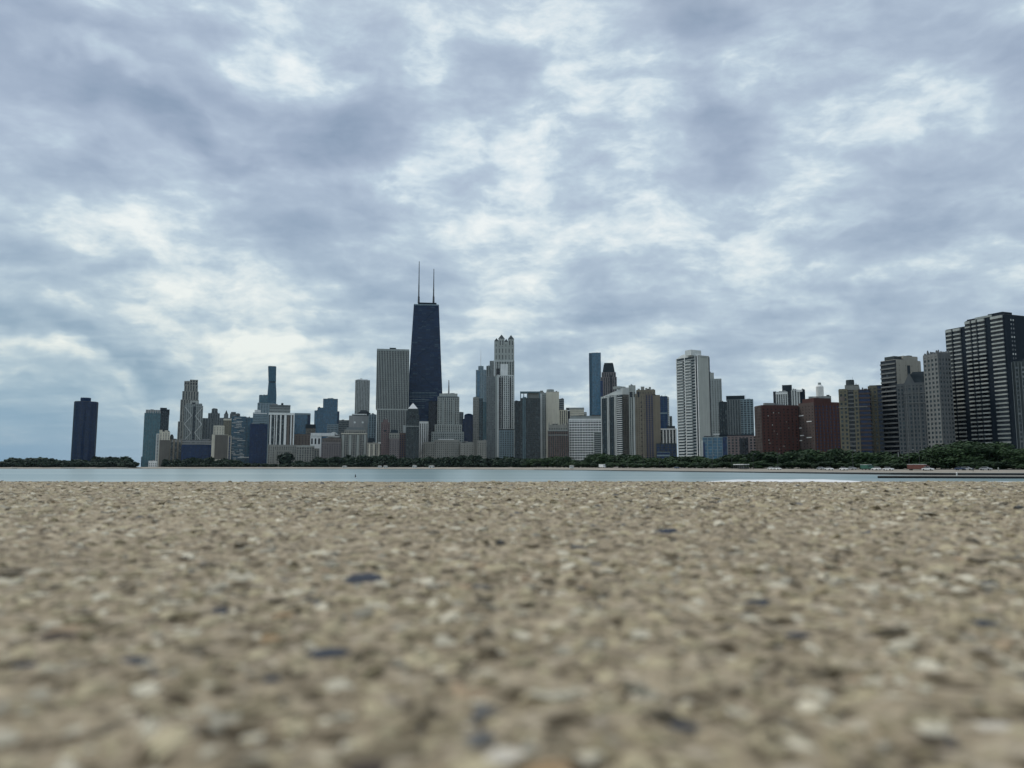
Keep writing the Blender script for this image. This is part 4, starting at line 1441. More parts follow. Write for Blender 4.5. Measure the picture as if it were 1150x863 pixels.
# ================================================================== TREES
def crown_mesh(seed, n, lobes, w=1.0, h=1.0, leaf=.075, bot=.12):
    """unit crown: leaf-clump faces scattered through overlapping lobes, from z=.18 to z=1"""
    r = np.random.default_rng(seed)
    cs = []
    for i in range(lobes):
        a = r.uniform(0, 2 * math.pi)
        z = r.uniform(.34, .80)
        k = math.sqrt(max(.05, 1 - ((z - .45) / .5) ** 2))
        d = r.uniform(.08, .30) * k
        cs.append((d * math.cos(a), d * math.sin(a), z, r.uniform(.13, .22)))
    cs.append((0, 0, .6, .3))
    V, Fc = [], []
    for q in range(n):
        c = cs[r.integers(0, len(cs))]
        dv = r.normal(size=3)
        dv /= np.linalg.norm(dv)
        rad = c[3] * (r.uniform(.35, 1.0) ** .5) * (1.12 if r.uniform() < .08 else 1)
        p = np.array([c[0] + dv[0] * rad * w * 1.15, c[1] + dv[1] * rad * w * 1.15, c[2] + dv[2] * rad * h])
        nrm = dv + r.normal(size=3) * .6
        nrm /= np.linalg.norm(nrm)
        t = np.cross(nrm, [0, 0, 1.0]) + 1e-6
        t /= np.linalg.norm(t)
        b2 = np.cross(nrm, t)
        s = leaf * r.uniform(.5, 1.1)
        k = len(V)
        for (i, j) in ((-1, -.6), (.2, -1), (1, .3), (-.1, 1)):
            V.append(tuple(p + t * i * s + b2 * j * s * .8))
        Fc.append((k, k + 1, k + 2, k + 3))
    V = np.array(V)
    lo, hi = np.percentile(V[:, 2], .5), np.percentile(V[:, 2], 99.5)
    V[:, 2] = bot + (1 - bot) * (V[:, 2] - lo) / (hi - lo)
    V[:, :2] *= .5 / np.percentile(np.abs(V[:, :2]), 98.5)
    me = bpy.data.meshes.new('crown')
    me.from_pydata([tuple(q) for q in V], [], Fc)
    return me


def leaf_mat(name, a, b_):
    m, nt, bs = nodes_of(name)
    tc = N(nt, 'ShaderNodeTexCoord')
    n1 = N(nt, 'ShaderNodeTexNoise', i_Scale=5.0, i_Detail=3.0)
    L(nt, tc.outputs['Object'], n1.inputs['Vector'])
    oi = N(nt, 'ShaderNodeObjectInfo')
    ad = N(nt, 'ShaderNodeMath', operation='MULTIPLY_ADD')
    ad.inputs[1].default_value = .5
    L(nt, oi.outputs['Random'], ad.inputs[0])
    L(nt, n1.outputs['Fac'], ad.inputs[2])
    rp = N(nt, 'ShaderNodeValToRGB')
    rp.color_ramp.elements[0].position, rp.color_ramp.elements[1].position = .4, .85
    rp.color_ramp.elements[0].color = (*a, 1)
    rp.color_ramp.elements[1].color = (*b_, 1)
    L(nt, ad.outputs[0], rp.inputs[0])
    L(nt, rp.outputs[0], bs.inputs['Base Color'])
    bs.inputs['Roughness'].default_value = .7
    bs.inputs['Specular IOR Level'].default_value = .2
    MATS[name] = m


leaf_mat('leaves', (.015, .032, .016), (.034, .066, .026))
leaf_mat('leaves_far', (.014, .029, .020), (.027, .050, .030))
crowns = []
for k in range(6):
    me = crown_mesh(50 + k, 2600, 9 + k, leaf=.055)
    me.materials.append(MATS['leaves'])
    crowns.append(me)
crowns_far = []
for k in range(6):
    me = crown_mesh(80 + k, 900, 8 + k, leaf=.085, bot=.02)
    me.materials.append(MATS['leaves_far'])
    crowns_far.append(me)
crowns_near = []
for k in range(4):
    me = crown_mesh(120 + k, 9000, 16 + 2 * k, leaf=.030)
    me.materials.append(MATS['leaves'])
    crowns_near.append(me)
trunk = MB()
trunk.tube((0, 0, -.02), (.01, 0, .30), .030, .020, 8)
trunk.tube((.01, 0, .29), (-.13, .05, .58), .014, .006, 6)
trunk.tube((.01, 0, .28), (.14, -.06, .60), .013, .005, 6)
trunk.tube((.01, 0, .30), (.02, .02, .78), .016, .005, 6)
trunk_me = trunk.mesh('trunk', 'bark')


def tree(u, D, vtop, wpx, label, group, pool=None):
    x, y = gpos(u, D)
    z = land_z(u, D)
    ht = CAMZ + D * slope(u, vtop)[1] - z
    wd = wpx / F * D * 1.15
    r = empty('tree', (x, y, z), random.uniform(0, 6.28))
    tag(r, label, 'tree', group)
    pool = pool or (crowns if D < 900 else crowns_far)
    c = bpy.data.objects.new('crown', random.choice(pool))
    t = bpy.data.objects.new('trunk', trunk_me)
    for q in (c, t):
        COL.objects.link(q)
        q.parent = r
    c.scale = (wd, wd, ht)
    t.scale = (max(wd, ht * .7), max(wd, ht * .7), ht)
    return r


def belt(u0, u1, n, inl, v0, v1, w0, w1, label, group, pool=None):
    for i in range(n):
        u = u0 + (u1 - u0) * (i + random.uniform(.2, .8)) / n
        D = shore(u) + inl + random.uniform(-10, 10)
        tree(u, D, random.uniform(v0, v1), random.uniform(w0, w1), label, group, pool)


# the wooded point at far left
PT = 'tree on the low wooded point around the lone navy tower'
belt(-26, 10, 4, 95, 516, 519, 14, 20, 'dark low tree on the wooded point, at the left edge of the water', PT)
belt(10, 60, 9, 90, 514.2, 516, 12, 18, 'dark flat topped tree on the wooded point, left of the lone navy tower', PT)
belt(58, 84, 5, 90, 517, 518.6, 10, 14, 'smaller dark tree filling the gap just left of the lone navy tower', PT)
belt(84, 112, 5, 88, 516.4, 518.4, 10, 14, 'dark tree in front of the foot of the lone navy tower', PT)
belt(108, 147, 7, 92, 513.2, 515.6, 12, 16, 'dark rounded tree on the wooded point, right of the lone navy tower', PT)
belt(-30, 152, 34, 62, 518.0, 520.4, 9, 14, 'low dark bush along the waterline of the wooded point', 'waterline bushes of the wooded point')
# shore belt
GB = 'trees in the long shore belt'
belt(184, 205, 4, 120, 516, 519, 8, 12, 'dark tree in front of the brown grey block with pale piers', GB)
belt(206, 238, 6, 120, 513.5, 517, 8, 13, 'dark tree in front of the low navy glass block', GB)
belt(240, 268, 5, 120, 514.5, 518, 8, 13, 'dark tree between the blank walled pale block and the balcony strips', GB)
tree(320, shore(320) + 110, 508.8, 13, 'single round dark tree before the stone podium of the pier fronted hotel', GB)
belt(328, 350, 5, 115, 517, 520, 7, 11, 'low dark tree below the beige block with a fine grid', GB)
belt(352, 384, 7, 115, 512.5, 516, 9, 13, 'dark tree below the wide reddish brown block', GB)
belt(384, 414, 7, 115, 510.5, 514.5, 9, 14, 'dark tree in front of the cream grand hotel', GB)
belt(414, 446, 8, 115, 511.5, 515, 9, 14, 'dark green tree below the pink tower and the dormered cream block', GB)
belt(446, 476, 8, 115, 514, 517, 9, 14, 'dark green tree below the white capped slate tower', GB)
belt(476, 516, 9, 110, 513, 516, 10, 15, 'green tree in front of the stepped stone tower podium', GB)
belt(514, 546, 8, 110, 511.5, 515.5, 10, 15, 'dark tree below the beige and teal corner block', GB)
belt(546, 582, 9, 105, 513, 516.5, 11, 16, 'dark green tree at the foot of the pale barred tower', GB)
belt(580, 616, 9, 105, 514.5, 517.5, 12, 17, 'dark tree at the foot of the dark glass frame topped tower', GB)
belt(614, 640, 6, 105, 513, 516.5, 12, 17, 'dark tree before the ornate reddish brown block', GB)
belt(638, 662, 5, 110, 516, 519, 12, 16, 'low dark tree before the white gridded building', GB)
belt(660, 690, 6, 110, 509.5, 513, 15, 20, 'full dark tree below the slanting white topped tower', GB)
belt(690, 716, 4, 110, 511, 515, 15, 20, 'dark tree below the pale left strip of the tan tower', GB)
belt(712, 760, 9, 110, 513, 517, 14, 20, 'dark tree below the tan tower and the white pier block', GB)
belt(758, 790, 6, 110, 512.5, 516, 15, 21, 'dark tree at the foot of the white balcony tower', GB)
belt(788, 818, 5, 110, 514, 517, 15, 20, 'green tree before the low blue glass block', GB)
belt(816, 850, 6, 110, 511, 515, 16, 22, 'green tree before the pinkish podium of the charcoal gridded tower', GB)
belt(848, 898, 7, 105, 506, 511, 18, 26, 'dark tree before the left red brick block', GB)
belt(896, 944, 7, 105, 504.5, 510, 20, 28, 'dark tree before the right red brick block', GB)
belt(942, 992, 7, 105, 507, 512, 20, 28, 'dark tree before the two beige towers', GB)
belt(988, 1040, 7, 105, 508, 514, 20, 28, 'dark tree before the banded tower and the gothic block', GB)
near = crowns_near
belt(1040, 1066, 2, 100, 501, 505, 30, 36, 'large dark tree before the pale ornamented tower', GB, near)
belt(1066, 1128, 4, 96, 496.5, 500, 34, 44, 'largest dark leafy tree, at the foot of the big black balcony tower', GB, near)
belt(1130, 1172, 3, 96, 502, 506, 28, 34, 'leafy tree at the right edge, before the grey green tower', GB, near)
# understorey shrubs that close the belt at ground level on the right
belt(640, 1170, 60, 84, 518.4, 521.4, 12, 20, 'low dark shrub at the foot of the shore trees on the right', 'shrubs under the shore trees')
belt(190, 640, 52, 92, 519.5, 521.8, 7, 11, 'low dark shrub at the foot of the shore trees on the left and middle', 'shrubs under the left and middle shore trees')

# ================================================================== VEHICLES, LAMPS, SMALL THINGS ON THE SHORE
def wheel(mb2, x, y, r=.34, w=.22):
    mb2.tube((x, y - w / 2, r), (x, y + w / 2, r), r, n=12)


def make_car(paint, name='car', L_=4.5, roof=1.45):
    r = empty(name, (0, 0, 0))
    body = MB()
    prof = [(-L_ / 2, .35), (L_ / 2, .35), (L_ / 2, .75), (L_ / 2 - .25, .88), (L_ / 2 - 1.2, .98), (-L_ / 2 + .5, 1.0), (-L_ / 2, .85)]
    k = len(body.v)
    for y in (-.88, .88):
        body.v += [(x, y, z) for x, z in prof]
    n = len(prof)
    body.f += [tuple(range(k, k + n)), tuple(reversed(range(k + n, k + 2 * n)))]
    for i in range(n):
        j = (i + 1) % n
        body.f.append((k + j, k + i, k + n + i, k + n + j))
    body.build('body', paint, r)
    cab = MB()
    cab.quadbox([(-L_ / 2 + .5, -.80, .97), (L_ / 2 - 1.2, -.80, .97), (L_ / 2 - 1.2, .80, .97), (-L_ / 2 + .5, .80, .97),
                 (-L_ / 2 + 1.0, -.66, roof), (L_ / 2 - 1.9, -.66, roof), (L_ / 2 - 1.9, .66, roof), (-L_ / 2 + 1.0, .66, roof)])
    cab.build('window', 'carglass', r)
    ro = MB()
    ro.box(-L_ / 2 + .95, L_ / 2 - 1.85, -.69, .69, roof - .03, roof + .05)
    ro.build('roof', paint, r)
    for x in (-L_ / 2 + .8, L_ / 2 - .85):
        for y in (-.8, .8):
            w = MB()
            wheel(w, x, y)
            w.build('wheel', 'rubber', r)
    return r


def make_van(paint, L_=6.2, H_=2.6, box=None, name='van'):
    r = empty(name, (0, 0, 0))
    m = MB()
    m.quadbox([(L_ / 2 - 1.7, -1, .45), (L_ / 2, -1, .45), (L_ / 2, 1, .45), (L_ / 2 - 1.7, 1, .45),
               (L_ / 2 - 1.6, -.95, 2.1), (L_ / 2 - .7, -.95, 2.1), (L_ / 2 - .7, .95, 2.1), (L_ / 2 - 1.6, .95, 2.1)])
    m.build('cab', paint, r)
    m = MB()
    m.box(-L_ / 2, L_ / 2 - 1.75, -1.1, 1.1, .6, H_)
    m.build('cargo_box', box or paint, r)
    m = MB()
    m.box(-L_ / 2 - .02, L_ / 2 - 1.73, -1.12, 1.12, H_ - .02, H_ + .12)
    m.build('roof', 'whitepaint', r)
    m = MB()
    m.box(L_ / 2 - 1.3, L_ / 2 - .5, -1.0, 1.0, 1.35, 1.95)
    m.build('window', 'carglass', r)
    for x in (-L_ / 2 + 1.1, L_ / 2 - 1):
        for y in (-.9, .9):
            w = MB()
            wheel(w, x, y, .42, .3)
            w.build('wheel', 'rubber', r)
    return r


def place(r, u, inl, label, group=None, cat=None, dz=0.06, rot=0):
    D = shore(u) + inl
    x, y = gpos(u, D)
    x2, y2 = gpos(u + 8, shore(u + 8) + inl)
    r.location = (x, y, land_z(u, D) + dz)
    r.rotation_euler = (0, 0, math.atan2(y2 - y, x2 - x) + rot)
    tag(r, label, cat, group)
    return r


PARK = 'vehicles on the lakefront road'
proto = {p: make_car(p) for p in ('whitepaint', 'silverpaint', 'bluepaint')}
used = set()


def car(paint, u, inl, label, rot=0):
    if paint in used:
        r = copy_tree(proto[paint])
    else:
        r = proto[paint]
        used.add(paint)
    place(r, u, inl, label, PARK, 'car', rot=rot)


car('whitepaint', 866, 40, 'white car below the left red brick block, left of two')
car('whitepaint', 873.5, 38, 'white car below the left red brick block, right of two')
car('silverpaint', 922, 44, 'silver car just left of the white car below the right red brick block')
car('whitepaint', 931, 36, 'white car below the right edge of the right red brick block')
car('whitepaint', 947.5, 36, 'white car below the water tank beige tower')
car('whitepaint', 984, 40, 'small white car parked against the green truck', math.pi)
car('whitepaint', 997.5, 36, 'small white car between the green truck and the red truck')
car('whitepaint', 1042, 38, 'white car parked at the right end of the red truck')
car('silverpaint', 1086, 44, 'silver car under the largest leafy tree')
car('bluepaint', 1079, 44, 'dark blue car under the largest leafy tree')
car('silverpaint', 1107, 44, 'silver car left of the tree at the right edge')
car('bluepaint', 760, 46, 'dark car below the white balcony tower')
car('silverpaint', 957, 46, 'grey car between the two beige towers')
t = make_van('greenpaint', 7.0, 2.4, name='truck')
place(t, 974, 44, 'green truck on the road below the beige towers', PARK, 'truck')
t = make_van('redpaint', 9.0, 2.5, 'redpaint', name='truck')
place(t, 1032, 40, 'long red brown truck with a white roof under the trees', PARK, 'truck')
t = make_van('whitepaint', 13.0, 2.9, name='bus')
place(t, 676.6, 60, 'long white bus below the slanting white topped tower', PARK, 'bus')

# white open shelter
r = empty('shelter', (0, 0, 0))
m = MB()
m.box(-5.4, 5.4, -2, 2, 2.6, 3.0)
m.build('roof', 'whitepaint', r)
for k in range(6):
    for y in (-1.8, 1.8):
        m = MB()
        m.tube((-5 + k * 2, y, 0), (-5 + k * 2, y, 2.6), .09)
        m.build('post', 'greymetal', r)
m = MB()
m.box(-5.2, 5.2, 1.6, 1.75, .2, 1.2)
m.build('back_panel', 'darkmetal', r)
place(r, 832.5, 44, 'long low white roofed shelter below the pinkish podium', None, 'shelter')

# small white huts on the beach, left and middle
def hut(u, inl, w, h, label, m_='offwhite'):
    r = empty('beach_hut', (0, 0, 0))
    a = MB()
    a.box(-w / 2, w / 2, -1.6, 1.6, 0, h)
    a.build('wall', m_, r)
    a = MB()
    a.pyramid(-w / 2 - .3, w / 2 + .3, -2, 2, h, h + .9, .5)
    a.build('roof', 'roofpale', r)
    a = MB()
    a.box(-.5, .5, -1.66, -1.5, 0, 2.0)
    a.build('door', 'darkmetal', r)
    place(r, u, inl, label, 'huts on the sand', 'hut')


hut(387, 34, 7, 2.4, 'pale hut on the sand below the cream grand hotel')
hut(426.6, 34, 5.5, 2.4, 'small pale hut on the sand below the pink tower')
hut(433, 34, 6, 2.6, 'small pale hut on the sand below the mauve brick block')
hut(465.6, 34, 6, 3.0, 'pale hut on the sand below the white capped slate tower')
hut(484.6, 34, 9, 2.6, 'wide pale hut on the sand below the stepped stone tower')
hut(642, 34, 4, 2.2, 'small pale hut below the white gridded building')

# boats/docks below the wooded point
for (u0, u1, lab) in ((14, 20, 'short pale dock at the left of the wooded point'), (69, 84, 'pale dock below the lone navy tower'), (121, 144, 'long pale dock at the right end of the wooded point')):
    D = shore((u0 + u1) / 2) - 9
    x0, y0 = gpos(u0, D)
    x1, y1 = gpos(u1, D)
    r = empty('dock', ((x0 + x1) / 2, D, WATER))
    w = (x1 - x0) / 2
    m = MB()
    m.box(-w, w, -2, 2, 1.0, 1.7)
    m.build('deck', 'stone_pale', r)
    for k in range(5):
        m = MB()
        m.tube((-w + .6 + k * (2 * w - 1.2) / 4, -1.8, -1), (-w + .6 + k * (2 * w - 1.2) / 4, -1.8, 1.0), .25)
        m.build('pile', 'bark', r)
    tag(r, lab, 'dock', 'docks along the wooded point')

# lamp posts
def make_lamp(h=9.0, arms=1, mat='darkmetal'):
    r = empty('street_lamp', (0, 0, 0))
    m = MB()
    m.tube((0, 0, 0), (0, 0, h), .13, .08)
    m.build('pole', mat, r)
    for s in ((1,) if arms == 1 else (-1, 1)):
        m = MB()
        m.tube((0, 0, h - .25), (s * 1.9, 0, h), .07, .05)
        a = m.build('arm', mat, r)
        m = MB()
        m.box(min(s * 1.5, s * 2.3), max(s * 1.5, s * 2.3), -.18, .18, h - .04, h + .13)
        m.build('lamp_head', 'silverpaint', a)
    return r


lp = make_lamp()
LG = 'single arm street lamps along the lakefront road'
for i, (u, inl, lab) in enumerate(((704.5, 52, 'tall lamp post below the pale left strip of the tan tower'), (722.5, 50, 'tall lamp post below the middle of the large tan tower'),
                                   (741, 50, 'tall lamp post below the right edge of the tan tower'), (800, 48, 'tall lamp post before the low blue glass block'),
                                   (822, 44, 'tall lamp post left of the white roofed shelter'), (846, 42, 'tall lamp post right of the white roofed shelter'),
                                   (873.6, 44, 'tall lamp post below the left red brick block'), (1021.4, 44, 'tall lamp post left of the red truck'),
                                   (1033, 50, 'lamp post rising behind the red truck'), (958, 50, 'lamp post between the two beige towers'))):
    r = lp if i == 0 else copy_tree(lp)
    place(r, u, inl, lab, LG, 'street lamp')
# white mast with cross arms
r = empty('light_mast', (0, 0, 0))
m = MB()
m.tube((0, 0, 0), (0, 0, 8.6), .24, .20)
m.build('pole', 'concrete', r)
m = MB()
m.box(-2.7, 2.7, -.2, .2, 5.6, 6.2)
m.build('crossarm', 'concrete', r)
for s in (-2.4, 2.4):
    m = MB()
    m.box(s - .4, s + .4, -.3, .3, 6.2, 6.6)
    m.build('lamp_head', 'silverpaint', r)
place(r, 1009.6, 98, 'pale mast with a cross arm before the gothic block', None, 'mast')
# post on the low ledge
r = empty('bollard', (*gpos(1074, 214), -2.4))
m = MB()
m.tube((0, 0, 0), (0, 0, .75), .2, .17, 12)
m.build('post', 'offwhite', r)
m = MB()
m.tube((0, 0, .75), (0, 0, .95), .24, .12, 12)
m.build('cap', 'whitepaint', r)
tag(r, 'small white post standing on the low ledge at the far right', 'bollard')
# buoy
r = empty('buoy', (*gpos(399.4, 215), WATER))
m = MB()
m.cyl(0, 0, .34, .34, -.2, .25, 14)
m.build('float', 'whitepaint', r)
m = MB()
m.cyl(0, 0, .2, .07, .25, 1.0, 12)
m.build('top_mark', 'darkmetal', r)
tag(r, 'tiny buoy in the water below the cream grand hotel', 'buoy')


# people on the promenade
def person(u, inl, label, shirt, h=1.75):
    me = bpy.data.meshes.new('person')
    pts = [(0, 0, .93), (0, 0, 1.15), (0, 0, 1.42), (0, 0, 1.52), (0, 0, 1.66), (-.1, 0, .88), (-.13, .06, .48), (-.15, -.02, .04), (.1, 0, .88), (.12, -.08, .48), (.14, .05, .04),
           (-.2, 0, 1.4), (-.26, .03, 1.12), (-.25, -.08, .88), (.2, 0, 1.4), (.26, .02, 1.12), (.26, -.08, .88)]
    ed_ = [(0, 1), (1, 2), (2, 3), (3, 4), (0, 5), (5, 6), (6, 7), (0, 8), (8, 9), (9, 10), (2, 11), (11, 12), (12, 13), (2, 14), (14, 15), (15, 16)]
    rad = [.15, .14, .15, .06, .11, .1, .075, .05, .1, .075, .05, .07, .05, .035, .07, .05, .035]
    me.from_pydata(pts, ed_, [])
    o = bpy.data.objects.new('person', me)
    COL.objects.link(o)
    md = o.modifiers.new('skin', 'SKIN')
    sv = me.skin_vertices[0].data
    for i, r_ in enumerate(rad):
        sv[i].radius = (r_, r_ * .8)
    sv[0].use_root = True
    o.modifiers.new('sub', 'SUBSURF').levels = 1
    me.materials.append(MATS[shirt])
    place(o, u, inl, label, None, 'person', dz=.0)


person(1092.6, 22, 'person in dark clothing walking the promenade below the black balcony tower', 'charcoal')
person(1121, 24, 'person in a pale top on the promenade near the right edge', 'stone_pale')
# ================================================================== FOREGROUND PAVING: worn exposed-aggregate concrete
EDGE = 3.36


def vnoise(x, y, s, seed):
    """smooth value noise on arrays"""
    x, y = x / s, y / s
    xi, yi = np.floor(x).astype(np.int64), np.floor(y).astype(np.int64)
    fx, fy = x - xi, y - yi
    fx, fy = fx * fx * (3 - 2 * fx), fy * fy * (3 - 2 * fy)

    def h(a, b_):
        n_ = (a * 374761393 + b_ * 668265263 + seed * 1442695) & 0x7fffffff
        n_ = ((n_ ^ (n_ >> 13)) * 1274126177) & 0x7fffffff
        return ((n_ ^ (n_ >> 16)) & 0xffff) / 65535.0
    return (h(xi, yi) * (1 - fx) + h(xi + 1, yi) * fx) * (1 - fy) + (h(xi, yi + 1) * (1 - fx) + h(xi + 1, yi + 1) * fx) * fy


def height(x, y):
    r = np.sqrt(x * x + y * y)
    z = (vnoise(x, y, .45, 1) - .5) * .0045 + (vnoise(x, y, .11, 2) - .5) * .0030
    z += (vnoise(x, y, .028, 3) - .5) * .0032 + (vnoise(x, y, .011, 4) - .5) * .0028
    z += np.where(r < 1.2, (vnoise(x, y, .0045, 5) - .5) * .0011, 0)
    return z - .0025


def grid_mesh(name, X, Y, Z):
    ni, nj = X.shape
    me = bpy.data.meshes.new(name)
    co = np.stack([X, Y, Z], -1).reshape(-1, 3).astype(np.float32)
    idx = np.arange(ni * nj).reshape(ni, nj)
    q = np.stack([idx[:-1, :-1], idx[1:, :-1], idx[1:, 1:], idx[:-1, 1:]], -1).reshape(-1, 4)
    me.vertices.add(len(co))
    me.vertices.foreach_set('co', co.ravel())
    me.loops.add(q.size)
    me.loops.foreach_set('vertex_index', q.ravel().astype(np.int32))
    me.polygons.add(len(q))
    me.polygons.foreach_set('loop_start', np.arange(0, q.size, 4, dtype=np.int32))
    me.polygons.foreach_set('use_smooth', np.ones(len(q), dtype=bool))
    me.update(calc_edges=True)
    return me


# fine polar sheet in front of the camera
rad = np.concatenate([np.geomspace(.004, .084, 40), np.geomspace(.086, EDGE / math.cos(R(52)), 560), np.geomspace(5.6, 30, 30)])
ang = np.concatenate([np.linspace(R(-52), R(52), 760), np.linspace(R(52), R(308), 260)[1:]])
RR, AA = np.meshgrid(rad, ang, indexing='ij')
X, Y = RR * np.sin(AA), RR * np.cos(AA)
X, Y = np.clip(X, -39.9, 39.9), np.maximum(Y, -24.9)
over = Y > EDGE
sc_ = np.where(over, EDGE / np.maximum(Y, 1e-6), 1.0)
X, Y = X * sc_, np.minimum(Y, EDGE)
Z = height(X, Y)
me = grid_mesh('pavement', X, Y, Z)
m, nt, bs = nodes_of('aggregate_concrete')
tc = N(nt, 'ShaderNodeTexCoord')
big = N(nt, 'ShaderNodeTexNoise', i_Scale=3.0, i_Detail=4.0)
fine = N(nt, 'ShaderNodeTexNoise', i_Scale=160.0, i_Detail=6.0, i_Roughness=.7)
vor = N(nt, 'ShaderNodeTexVoronoi', i_Scale=130.0, feature='SMOOTH_F1')
vor.inputs['Smoothness'].default_value = .35
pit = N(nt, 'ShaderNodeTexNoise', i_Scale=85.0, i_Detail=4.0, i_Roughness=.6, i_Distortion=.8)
vor2 = N(nt, 'ShaderNodeTexVoronoi', i_Scale=260.0)
for q in (big, fine, vor, vor2, pit):
    L(nt, tc.outputs['Object'], q.inputs['Vector'])
sx = N(nt, 'ShaderNodeSeparateColor')
L(nt, vor.outputs['Color'], sx.inputs[0])
rp = N(nt, 'ShaderNodeValToRGB')
cr = rp.color_ramp
cr.elements[0].position, cr.elements[0].color = 0.0, (.13, .105, .075, 1)
cr.elements[1].position, cr.elements[1].color = 1.0, (.60, .55, .46, 1)
for p, c in ((.12, (.20, .163, .102, 1)), (.45, (.395, .330, .226, 1)), (.8, (.51, .44, .322, 1))):
    e = cr.elements.new(p)
    e.color = c
L(nt, sx.outputs[0], rp.inputs[0])
rp2 = N(nt, 'ShaderNodeValToRGB')
rp2.color_ramp.elements[0].position, rp2.color_ramp.elements[1].position = .34, .66
rp2.color_ramp.elements[0].color = (.19, .162, .098, 1)
rp2.color_ramp.elements[1].color = (.56, .476, .355, 1)
L(nt, fine.outputs['Fac'], rp2.inputs[0])
mx = N(nt, 'ShaderNodeMix', data_type='RGBA')
mx.inputs[0].default_value = .55
L(nt, rp.outputs[0], mx.inputs[6])
L(nt, rp2.outputs[0], mx.inputs[7])
rp3 = N(nt, 'ShaderNodeValToRGB')
rp3.color_ramp.elements[0].position, rp3.color_ramp.elements[1].position = .3, .7
rp3.color_ramp.elements[0].color = (.78, .76, .73, 1)
rp3.color_ramp.elements[1].color = (1.08, 1.06, 1.04, 1)
L(nt, big.outputs['Fac'], rp3.inputs[0])
mm = N(nt, 'ShaderNodeMix', data_type='RGBA', blend_type='MULTIPLY')
mm.inputs[0].default_value = 1
L(nt, mx.outputs[2], mm.inputs[6])
L(nt, rp3.outputs[0], mm.inputs[7])
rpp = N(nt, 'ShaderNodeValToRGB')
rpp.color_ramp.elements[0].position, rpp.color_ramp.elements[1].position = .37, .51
rpp.color_ramp.elements[0].color = (.16, .142, .11, 1)  # pit hollows darkened in the albedo: painted shade together with dirt
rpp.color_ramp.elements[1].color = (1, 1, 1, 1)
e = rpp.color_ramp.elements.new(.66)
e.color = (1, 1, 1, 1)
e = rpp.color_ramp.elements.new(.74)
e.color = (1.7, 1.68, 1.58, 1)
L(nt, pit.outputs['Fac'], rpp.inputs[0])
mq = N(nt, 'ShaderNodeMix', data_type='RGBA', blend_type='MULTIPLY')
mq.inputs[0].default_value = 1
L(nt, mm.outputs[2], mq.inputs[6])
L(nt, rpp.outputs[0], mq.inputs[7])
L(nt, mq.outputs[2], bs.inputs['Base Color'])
bs.inputs['Roughness'].default_value = .9
bs.inputs['Specular IOR Level'].default_value = .25
b0 = N(nt, 'ShaderNodeBump', i_Strength=.7, i_Distance=.003)
L(nt, pit.outputs['Fac'], b0.inputs['Height'])
b1 = N(nt, 'ShaderNodeBump', i_Strength=.6, i_Distance=.0015)
L(nt, b0.outputs[0], b1.inputs['Normal'])
L(nt, fine.outputs['Fac'], b1.inputs['Height'])
b2 = N(nt, 'ShaderNodeBump', i_Strength=.7, i_Distance=.002, invert=True)
L(nt, vor2.outputs['Distance'], b2.inputs['Height'])
L(nt, b1.outputs[0], b2.inputs['Normal'])
L(nt, b2.outputs[0], bs.inputs['Normal'])
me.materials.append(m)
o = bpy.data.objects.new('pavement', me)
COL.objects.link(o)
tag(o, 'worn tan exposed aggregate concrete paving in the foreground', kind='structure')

# the slab round it: sides, behind, and the front face down into the water
slab = MB()
slab.box(-40, 40, -25, EDGE, -.03 - 3.4, -.014)
so = slab.build('pavement_slab', m)
tag(so, 'concrete slab under the aggregate paving', kind='structure')


# ---- the stones: real embedded chips, one mass nobody could count
def base_chip(sub):
    import bmesh
    bm = bmesh.new()
    if sub < 0:
        bmesh.ops.create_icosphere(bm, subdivisions=1, radius=1)
    else:
        bmesh.ops.create_icosphere(bm, subdivisions=sub, radius=1)
    vs = np.array([v_.co[:] for v_ in bm.verts])
    fs = np.array([[v_.index for v_ in f_.verts] for f_ in bm.faces])
    bm.free()
    return vs, fs


